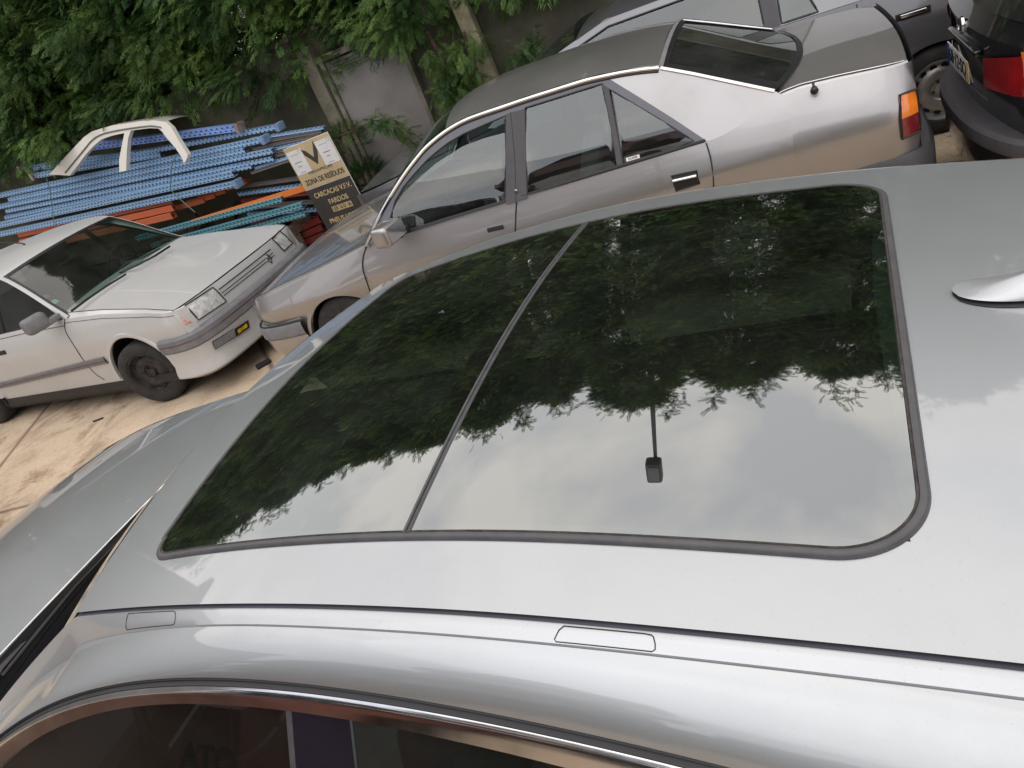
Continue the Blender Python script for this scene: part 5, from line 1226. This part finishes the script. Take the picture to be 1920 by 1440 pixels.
st_('PNEUS USADOS', .55, 1.36, .086, .80, M_GOLDT, 'lettering', .0014); st_('LER 16 01 03', .55, 1.60, .075, .40, M_GOLDT, 'code_lettering')
for x in (.2, .8): MB().box((x*SWd-SWd/2, .06, SHt/2-.09), (.04, .03, SHt+.06), ((1, 0, 0), (0, .999, -.03), (0, .03, .999))).build('leg', M_WOOD, brd)

# ================================================================ dark sedan behind the taupe one
FE = Fr(tuple((FD.o+FD.u*0+FD.v*1.80)[:2]), -28); WE = 1.75
E_ = empty('sedan', FE, label='dark grey sedan parked beyond the trunk of the taupe one, steel wheel visible', cat='car')
BE = Body(FE, WE, E_)
def etop(u): return lin([-2.4, -.6, .7, 2.4, 3.2], [.74, .98, 1.02, 1.01, .98], u)
def ev(u, z): 
    zc = .80; c = .20*(1-math.sqrt(max(0, 1-min(1, max(0, (-1.75-u)/.5))**2)))+.15*(1-math.sqrt(max(0, 1-min(1, max(0, (u-2.9)/.3))**2))); return c+((z-zc)*.22 if z > zc else .06*((zc-z)/.6)**1.4)
WHE = (-1.15, 2.42)
for q_ in ((1765, 190), (1765, 150), (1489, 57), (1643, 0), (1425, 0), (1440, 50), (1262, 34), (1715, 22), (1690, 50)): print('E', q_, [round(x, 3) for x in FE.at(*q_, v=.02)])
BE.side(-2.2, 3.15, WHE, .35, .27, .18, etop, ev, M_E)
def ge(x, y): return FE.pl(x, y, (0, .06, 1.0), (0, 1, -.42))
def gev(z): return .06+.42*(z-1.0)
h3 = lambda L: [(p[0], p[2]) for p in (ge(*q) for q in L)]
bl = lambda a, b: [(u, etop(u)) for u in frange(a, b, 6)]
pA = h3([(1245, 52), (1262, 30), (1285, 8), (1317, -8), (1360, -22)]); print('E glass', pA, h3([(1425, 0), (1460, 52), (1489, 57), (1643, 0)]))
def zc_(u): return lin([-.75, -.2, .35, 1.5, 2.1, 2.6], [.98, 1.28, 1.42, 1.42, 1.30, 1.02], u)
eo = [(u, zc_(u)) for u in (-.75, -.5, -.2, .05, .35, .9, 1.5, 1.8, 2.1, 2.35, 2.6)]+bl(2.55, -.7)
bp_ = ge(1443, 20)[0]; print('E bpillar u', bp_)
w1 = [(u, zc_(u)-.05) for u in frange(-.42, bp_-.06, 8)]+bl(bp_-.05, -.6)
w2 = [(u, zc_(u)-.05) for u in frange(bp_+.06, 1.62, 6)]+[(1.75, etop(1.7))]+bl(1.7, bp_+.06)
w1 = [(a, b+.012 if b < 1.03 else b) for a, b in w1]; w2 = [(a, b+.012 if b < 1.03 else b) for a, b in w2]
plate(BE, eo, [w1, w2], gev, 'door_frame', M_E, -.001)
for w_ in (w1, w2): plate(BE, w_, [], gev, 'side_window', M_GD, .006, .0); ring_tube([(a, gev(b), b) for a, b in w_], .008, 'window_seal', M_BLACK, E_)
plate(BE, [(bp_-.052, 1.02), (bp_-.05, 1.365), (bp_+.05, 1.365), (bp_+.052, 1.02)], [], gev, 'door_pillar', M_TRIM, -.005, .003)
ers = [(u, gev(zc_(u))-.005, zc_(u)) for u in frange(.1, 1.6, 16)]
def er(p, cr=.05, bow=0): return [(p[0]+bow*(1-(2*k/20-1)**2), p[1]+(WE-2*p[1])*k/20, p[2]+cr*(1-(2*k/20-1)**2)) for k in range(21)]
MB().grid([er(p) for p in ers]).build('roof_panel', M_E, E_, ang=60)
MB().grid([er((u, gev(zc_(u)), zc_(u)), bow=-.1) for u in frange(-.72, .1, 8)]).build('windscreen', M_GC, E_, ang=60)
MB().grid([er((u, gev(zc_(u)), zc_(u)), bow=.1) for u in frange(1.6, 2.55, 8)]).build('rear_window', M_GDR, E_, ang=60)
MB().grid([er((u, .08, etop(u)+.0), .03) for u in frange(2.45, 3.15, 8)]).build('trunk_lid', M_E, E_, ang=60)
MB().grid([er((u, .08+ev(u, .7), etop(u)), .03) for u in frange(-2.2, -.6, 12)]).build('hood', M_E, E_, ang=60)
MB().grid([[(3.16, .1+(WE-.2)*s, z) for s in frange(0, 1, 6)] for z in (.2, .97)]).build('tail_panel', M_E, E_)
MB().grid([[(-2.2, .22+(WE-.44)*s, z) for s in frange(0, 1, 6)] for z in (.2, .75)]).build('nose_panel', M_E, E_)
MB().grid([[(u, ev(u, z)-.012 if 0 < i < 2 else ev(u, z)+.002, z) for i, z in enumerate((.70, .715, .765, .78))] for u in frange(-.8, 2.05, 20)]).build('side_moulding', M_BUMP, E_)
hd_ = FE.at(1712, 25, v=0); print('E handle', hd_)
hh = MB().box((hd_[0], ev(hd_[0], hd_[2])-.012, hd_[2]), (.20, .012, .045), bev=.004).build('door_handle', M_BLACK, E_); MB().box((hd_[0], ev(hd_[0], hd_[2])-.026, hd_[2]+.004), (.15, .014, .022), bev=.005).build('handle_grip', M_CHROME, hh)
BE.seam([(1.98, ev(1.98, z)-.001, z) for z in frange(.35, 1.0, 8)], .004); BE.seam([(bp_, ev(bp_, z)-.001, z) for z in frange(.25, 1.0, 8)], .004)
for v in (.48, WE-.48): seat(E_, (.5, v, .56), mat=M_SEATD)
MB().box((1.3, WE/2, .5), (.5, 1.3, .16), bev=.05).box((1.6, WE/2, .78), (.15, 1.3, .55), bev=.05).build('rear_bench', M_SEATD, E_)
MB().box((.8, WE/2, .24), (3.4, WE-.4, .08)).build('floor_pan', M_BLACK, E_)
for u in WHE:
    for v, sg in ((.12, -1), (WE-.12, 1)): wheel(E_, (u, v, .30), (0, sg, 0), .30, .19, .66, M_RIM, holes=14)

# ================================================================ black estate, rear end towards the left
FB = Fr((2.81, 3.66), -27)
WBh = .86
B_ = empty('estate_car', FB, label='black car seen from behind at the upper right edge, plate ending in SQ', cat='car')
def bx(v, z):                  # rear surface u as a function of v (centre 0) and height
    s = abs(v)/WBh; r = .10*s*s+.30*max(0, s-.80)**1.5*3
    return r + lin([.2, .55, .66, .72, .93, 1.0, 1.06, 1.45], [.10, .02, .02, .0, .0, -.01, .05, .42], z)
def brow(z, n=41, w=WBh): return [(bx(v, z), v, z) for v in frange(-w, w, n)]
MB().grid([brow(z) for z in (.2, .4, .55, .66, .70, .8, .9, .95, 1.0, 1.03)]).build('tailgate', M_B, B_, ang=30)
MB().grid([[(bx(v, z)-.0, v*(1-.28*(z-1.03)/.42), z) for v in frange(-WBh, WBh, 41)] for z in frange(1.03, 1.45, 8)]).build('rear_window_frame', M_B, B_, ang=30)
MB().grid([[(bx(v, z)-.012, v*(1-.28*(z-1.03)/.42), z) for v in frange(-WBh*.84, WBh*.84, 31)] for z in frange(1.07, 1.41, 8)]).build('rear_window', M_GDR, B_, ang=60)
def bq(px, py):
    p = FB.at(px, py, u=0.)
    for _ in range(8): p = FB.at(px, py, u=bx(p[1], p[2]))
    return p
def bpatch(P, off, name, mat, par=B_, n=8):
    Q = [bq(*p) for p in P]; rws = []
    for a in frange(0, 1, n):
        r = []
        for b in frange(0, 1, n):
            v = (Q[0][1]*(1-b)+Q[1][1]*b)*(1-a)+(Q[3][1]*(1-b)+Q[2][1]*b)*a; z = (Q[0][2]*(1-b)+Q[1][2]*b)*(1-a)+(Q[3][2]*(1-b)+Q[2][2]*b)*a; r.append((bx(v, z)-off, v, z))
        rws.append(r)
    return MB().grid(rws).build(name, mat, par, ang=60), Q
tlp, Q = bpatch([(1851, 161), (1850, 107), (1903, 118), (1904, 186)], .015, 'tail_lamp', M_REDL); print('B lamp', Q)
zb0, zt0 = sum(q[2] for q in (Q[0], Q[3]))/2, sum(q[2] for q in (Q[1], Q[2]))/2
for s in (-1, 1):
    if s > 0: MB().grid([[(bx(v, z)-.015, v, z) for v in frange(abs(Q[0][1]), abs(Q[3][1]), 8)] for z in frange(zb0, zt0, 6)]).build('tail_lamp', M_REDL, B_)
    v0 = abs(Q[3][1])+.008
    for z0, z1, m_ in ((zb0-.0, (zb0+zt0)/2+.02, M_REDL), ((zb0+zt0)/2+.02, zt0+.04, M_AMBER)):
        MB().grid([[(bx(min(v, WBh), z)-.016+max(0, v-WBh)*3, s*min(v, WBh+.004), z) for v in frange(v0, WBh+.10, 10)] for z in frange(z0, z1, 5)]).build('tail_lamp', m_, B_)
# plate
Pq = [bq(*p) for p in ((1790, 112), (1793, 86), (1837, 122), (1837, 150))]; print('B plate', Pq)
pc_b = [sum(q[i] for q in Pq)/4 for i in range(3)]; PWd = math.dist(Pq[0][:2], Pq[3][:2]); print('plate w', PWd)
pe = empty('licence_plate', None); pe.parent = B_; pe.location = (bx(pc_b[1], pc_b[2])-.02, pc_b[1]-.11, pc_b[2]+.045); pe.rotation_euler = (0, 0, R(-90))
PW_, PH_ = .50, .115
MB().box((0, 0, 0), (PW_, .006, PH_), bev=.002).build('plate_base', M_WPL, pe)
MB().box((-PW_/2+.022, -.004, 0), (.04, .002, PH_-.004)).build('blue_band', M_BLUEP, pe); MB().box((PW_/2-.018, -.004, 0), (.034, .002, PH_-.004)).build('yellow_band', M_YELP, pe)
t_ = text('68·12·SQ', .105, M_INK, pe, 'plate_text', (0, -.0045, 0), (R(90), 0, 0), bold=.001); xs = [v.co.x for v in t_.data.vertices]; t_.scale = ((PW_-.10)/(max(xs)-min(xs)), 1, 1)
MB().box((bx(0, .90)-.008, 0, .905), (.035, .60, .03), bev=.01).build('plate_light_trim', M_B, B_)
bd_ = bq(1793, 40); print('badge', bd_)
MB().lathe([(0, .012), (.026, .012), (.030, .010), (.034, .014), (.041, .012), (.042, 0)], (bx(0, .985)+.0, 0, .985), (-1, 0, .1), 28).build('badge', M_CHROME, B_)
MB().tube([(bx(v, .66)-.006, v, .675) for v in frange(-.3, .3, 12)], .009, 6, flat=.6).build('tailgate_grip', M_TRIM, B_)
# bumper: deep black with grey rub strip, as photographed from the far corner down to the near one
bpth = bend([(.75, .865), (.45, .87), (.26, .84), (.10, .72), (.0, .40), (-.025, 0), (.0, -.40), (.10, -.72), (.26, -.84), (.45, -.87), (.75, -.865)])
MB().grid(sweep(bpth, [(-.10, .60), (.04, .60), (.065, .585), (.07, .55), (.065, .52)])).build('bumper_strip', M_TRIM, B_, ang=30)
MB().grid(sweep(bpth, [(.06, .52), (.055, .45), (.03, .30), (-.02, .20), (-.10, .18)])).build('bumper', M_B, B_, ang=40)
WHB = (.78, 3.45)
for s in (-1, 1):
    rows = []
    for u in stations(.12, 4.1, WHB, .36, 60):
        zb = archz(u, WHB, .36, .30, .2); zt = lin([.1, 2.8, 4.2], [1.03, .98, .76], u); rows.append([(u, s*(WBh+.015-.10*max(0, (.3-u)/.3)**2-.05*max(0, f-.5)), zb+(zt-zb)*f) for f in frange(0, 1, 10)])
    MB().grid(rows).build('body_side', M_B, B_, ang=40)
    MB().grid([[(lin([0, 1], [bx(WBh, z)+.0, 2.7-1.1*(z-1.02)/.42], t), s*(WBh-.06-.18*(z-1.03)/.42*1.2), z) for t in frange(0, 1, 10)] for z in frange(1.0, 1.45, 6)]).build('side_window', M_GDR, B_, ang=60)
MB().grid([[(u, v*.62, 1.45+.03*(1-v*v)) for v in frange(-1, 1, 12)] for u in frange(.42, 1.7, 8)]).build('roof_panel', M_B, B_, ang=60)
MB().grid([[(1.7+1.05*t, v*(.62+.12*t), 1.46-.46*t) for v in frange(-1, 1, 12)] for t in frange(0, 1, 5)]).build('windscreen', M_GC, B_)
MB().grid([[(2.7+1.4*t, v*.80, 1.0-.22*t) for v in frange(-1, 1, 12)] for t in frange(0, 1, 5)]).build('hood', M_B, B_)
MB().box((2.0, 0, .4), (3.2, 1.4, .3)).build('floor_pan', M_BLACK, B_)
for u in WHB:
    for s in (-1, 1): wheel(B_, (u, s*.76, .31), (0, s, 0), .31, .2, .66, M_RIM)
# small litter on the ground
M_LIT = plain('black_rubber_litter', (.015, .015, .016), .7, bmp=.3)
def litter(px, py, d, rz, name, label):
    p = Fr((0, 0), 0).at(px, py, z=d[2]/2); o = MB().box((0, 0, 0), d, bev=min(d)*.3).build(name, M_LIT, loc=p, rot=(0, 0, rz)); tag(o, label, 'debris')
litter(494, 682, (.13, .06, .035), R(20), 'rubber_block', 'small black rubber block on the ground between the two silver noses')
litter(184, 787, (.10, .02, .012), R(-10), 'plastic_strip', 'thin black plastic strip on the concrete below the front wheel')

# ================================================================ behind the photographer: seen mirrored in the windows
p = FA.o+FA.u*-2.15+FA.v*-2.0
PK = empty('pickup_truck', loc=(p[0], p[1], 0), rz=FA.hd, label='red pickup with black tailgate letters, mirrored in the front side window', cat='pickup')
MB().box((0, -.03, .74), (1.66, .06, .52), bev=.02).build('tailgate', M_RED, PK)
for s in (-1, 1): MB().box((s*.84, -1.0, .72), (.06, 2.0, .56), bev=.02).build('bed_side', M_RED, PK)
MB().box((0, -1.0, .50), (1.6, 1.9, .06)).build('bed_floor', M_STEEL, PK); MB().box((0, -.5, 1.02), (1.5, .3, .06), ((.99, .1, 0), (-.1, .99, 0), (0, 0, 1))).build('timber_load', M_WOOD, PK)
MB().box((0, -2.7, .85), (1.66, 1.3, .8), bev=.08).build('cab', M_RED, PK); MB().box((0, -2.75, 1.42), (1.4, 1.0, .45), bev=.12).build('cab_glass', M_GDR, PK); MB().box((0, -4.0, .8), (1.6, 1.3, .6), bev=.1).build('hood', M_RED, PK)
MB().box((0, .06, .42), (1.6, .1, .14), bev=.02).build('rear_bumper', M_BUMP, PK)
tt = text('OTA', .13, M_BLACK, PK, 'tailgate_text', (.71, .002, .80), (R(90), 0, R(180)), bold=.004); xs = [v.co.x for v in tt.data.vertices]; tt.scale = (.30/(max(xs)-min(xs)), 1, 1)
for s in (-1, 1):
    for y in (-1.2, -3.9): wheel(PK, (s*.72, y, .33), (s, 0, 0), .33, .22, .6, M_STEEL)
def aw(u, v, z=0): q = FA.o+FA.u*u+FA.v*v; return (q[0], q[1], z)
ct_ = empty('dark_backdrop', loc=aw(1.6, -6.2), rz=FA.hd, label='dark green container added behind the photographer to darken window reflections', cat='container')  # added to darken the side window reflections and hide the bright ground
M_CONT = plain('dark_green_backdrop', (.02, .045, .035), .6, var=.2)
MB().grid([[(u, .0+.04*(int(u*5) % 2), z) for z in (.1, 2.5)] for u in frange(-2.9, 3.1, 61)]).build('corrugated_side', M_CONT, ct_, smooth=False); MB().box((0.1, -1.2, 1.3), (6.0, 2.3, 2.4)).build('container_body', M_CONT, ct_)
for k in range(3):
    o = MB().lathe([(.17, -.09), (.25, -.095), (.30, -.08), (.32, -.05), (.32, .05), (.30, .08), (.25, .095), (.17, .09)], (0, 0, 0), (0, 0, 1), 36).build('scrap_tyre', M_TYRE, loc=aw(-.75+.02*k, -4.45, .095+.19*k)); tag(o, ('bottom', 'middle', 'top')[k]+' tyre of the stack mirrored in the rear side window', 'tyre', 'stacked scrap tyres')
lp = empty('licence_plate', loc=aw(-1.0, -4.08, .32), rz=FA.hd, label='white licence plate leaning on the tyre stack', cat='licence plate'); MB().box((0, 0, 0), (.46, .006, .11)).build('plate_base', M_WPL, lp)
MB().box((.21, .004, 0), (.035, .002, .105)).build('blue_band', M_BLUEP, lp); t_ = text('EP-654-VZ', .085, M_INK, lp, 'plate_text', (-.01, .0045, 0), (R(90), 0, R(180)), bold=.001); xs = [v.co.x for v in t_.data.vertices]; t_.scale = (.36/(max(xs)-min(xs)), 1, 1)
# stacked wrecks
HC = [M_RED, M_BLACK, M_E, M_C, plain('blue_wreck_paint', (.03, .06, .12), .5), M_STEEL]
def hulk(u, v, z, rz, k, label):
    r = random.Random(k); e = empty('wrecked_car', loc=aw(u, v, z), rz=FA.hd+rz, label=label, cat='car wreck', group='stacked car wrecks behind the photographer'); mb = MB(); rows = []
    prof = [(-2.0, .1), (-2.05, .45), (-1.9, .62), (-1.0, .72), (-.5, 1.02), (.8, 1.05), (1.4, .75), (2.0, .68), (2.1, .4), (2.0, .1)]
    for s in frange(-1, 1, 7):
        sc = 1-.12*abs(s)**3; rows.append([(x*sc+r.uniform(-.06, .06), s*.8+r.uniform(-.04, .04), z_*(1 if abs(s) < .99 else .85)+r.uniform(-.05, .05)) for x, z_ in prof])
    mb.grid(rows).add(rows[0], [tuple(range(10))]).add(rows[-1], [tuple(range(10))]); mb.build('crumpled_body', HC[k % 6], e, ang=20)
    for s in (-1, 1): MB().poly([(-.75, .72), (-.4, .96), (.7, .98), (1.1, .72)], (), lambda a, b: (a, s*.83, b)).build('window_opening', M_DARK, e, smooth=False)
    for x in (-1.3, 1.3):
        for s in (-1, 1): MB().lathe([(0, .02), (.2, .03), (.28, .02), (.29, -.1)], (x, s*.8, .25), (0, s, 0), 20).build('wheel', M_TYRE, e)
OR = ['lowest', 'second', 'third', 'fourth', 'fifth', 'topmost']
for c, (u, v, n) in enumerate(((-7.2, -8.6, 5), (-3.0, -8.3, 6), (1.2, -9.4, 4))):
    for k in range(n): hulk(u+random.uniform(-.3, .3), v+random.uniform(-.2, .2), .98*k, R(random.uniform(-9, 9)), k*3+c*2+1, (OR[k] if k < n-1 else 'topmost')+' wreck of the '+('left', 'middle', 'right')[c]+' stack behind the photographer')
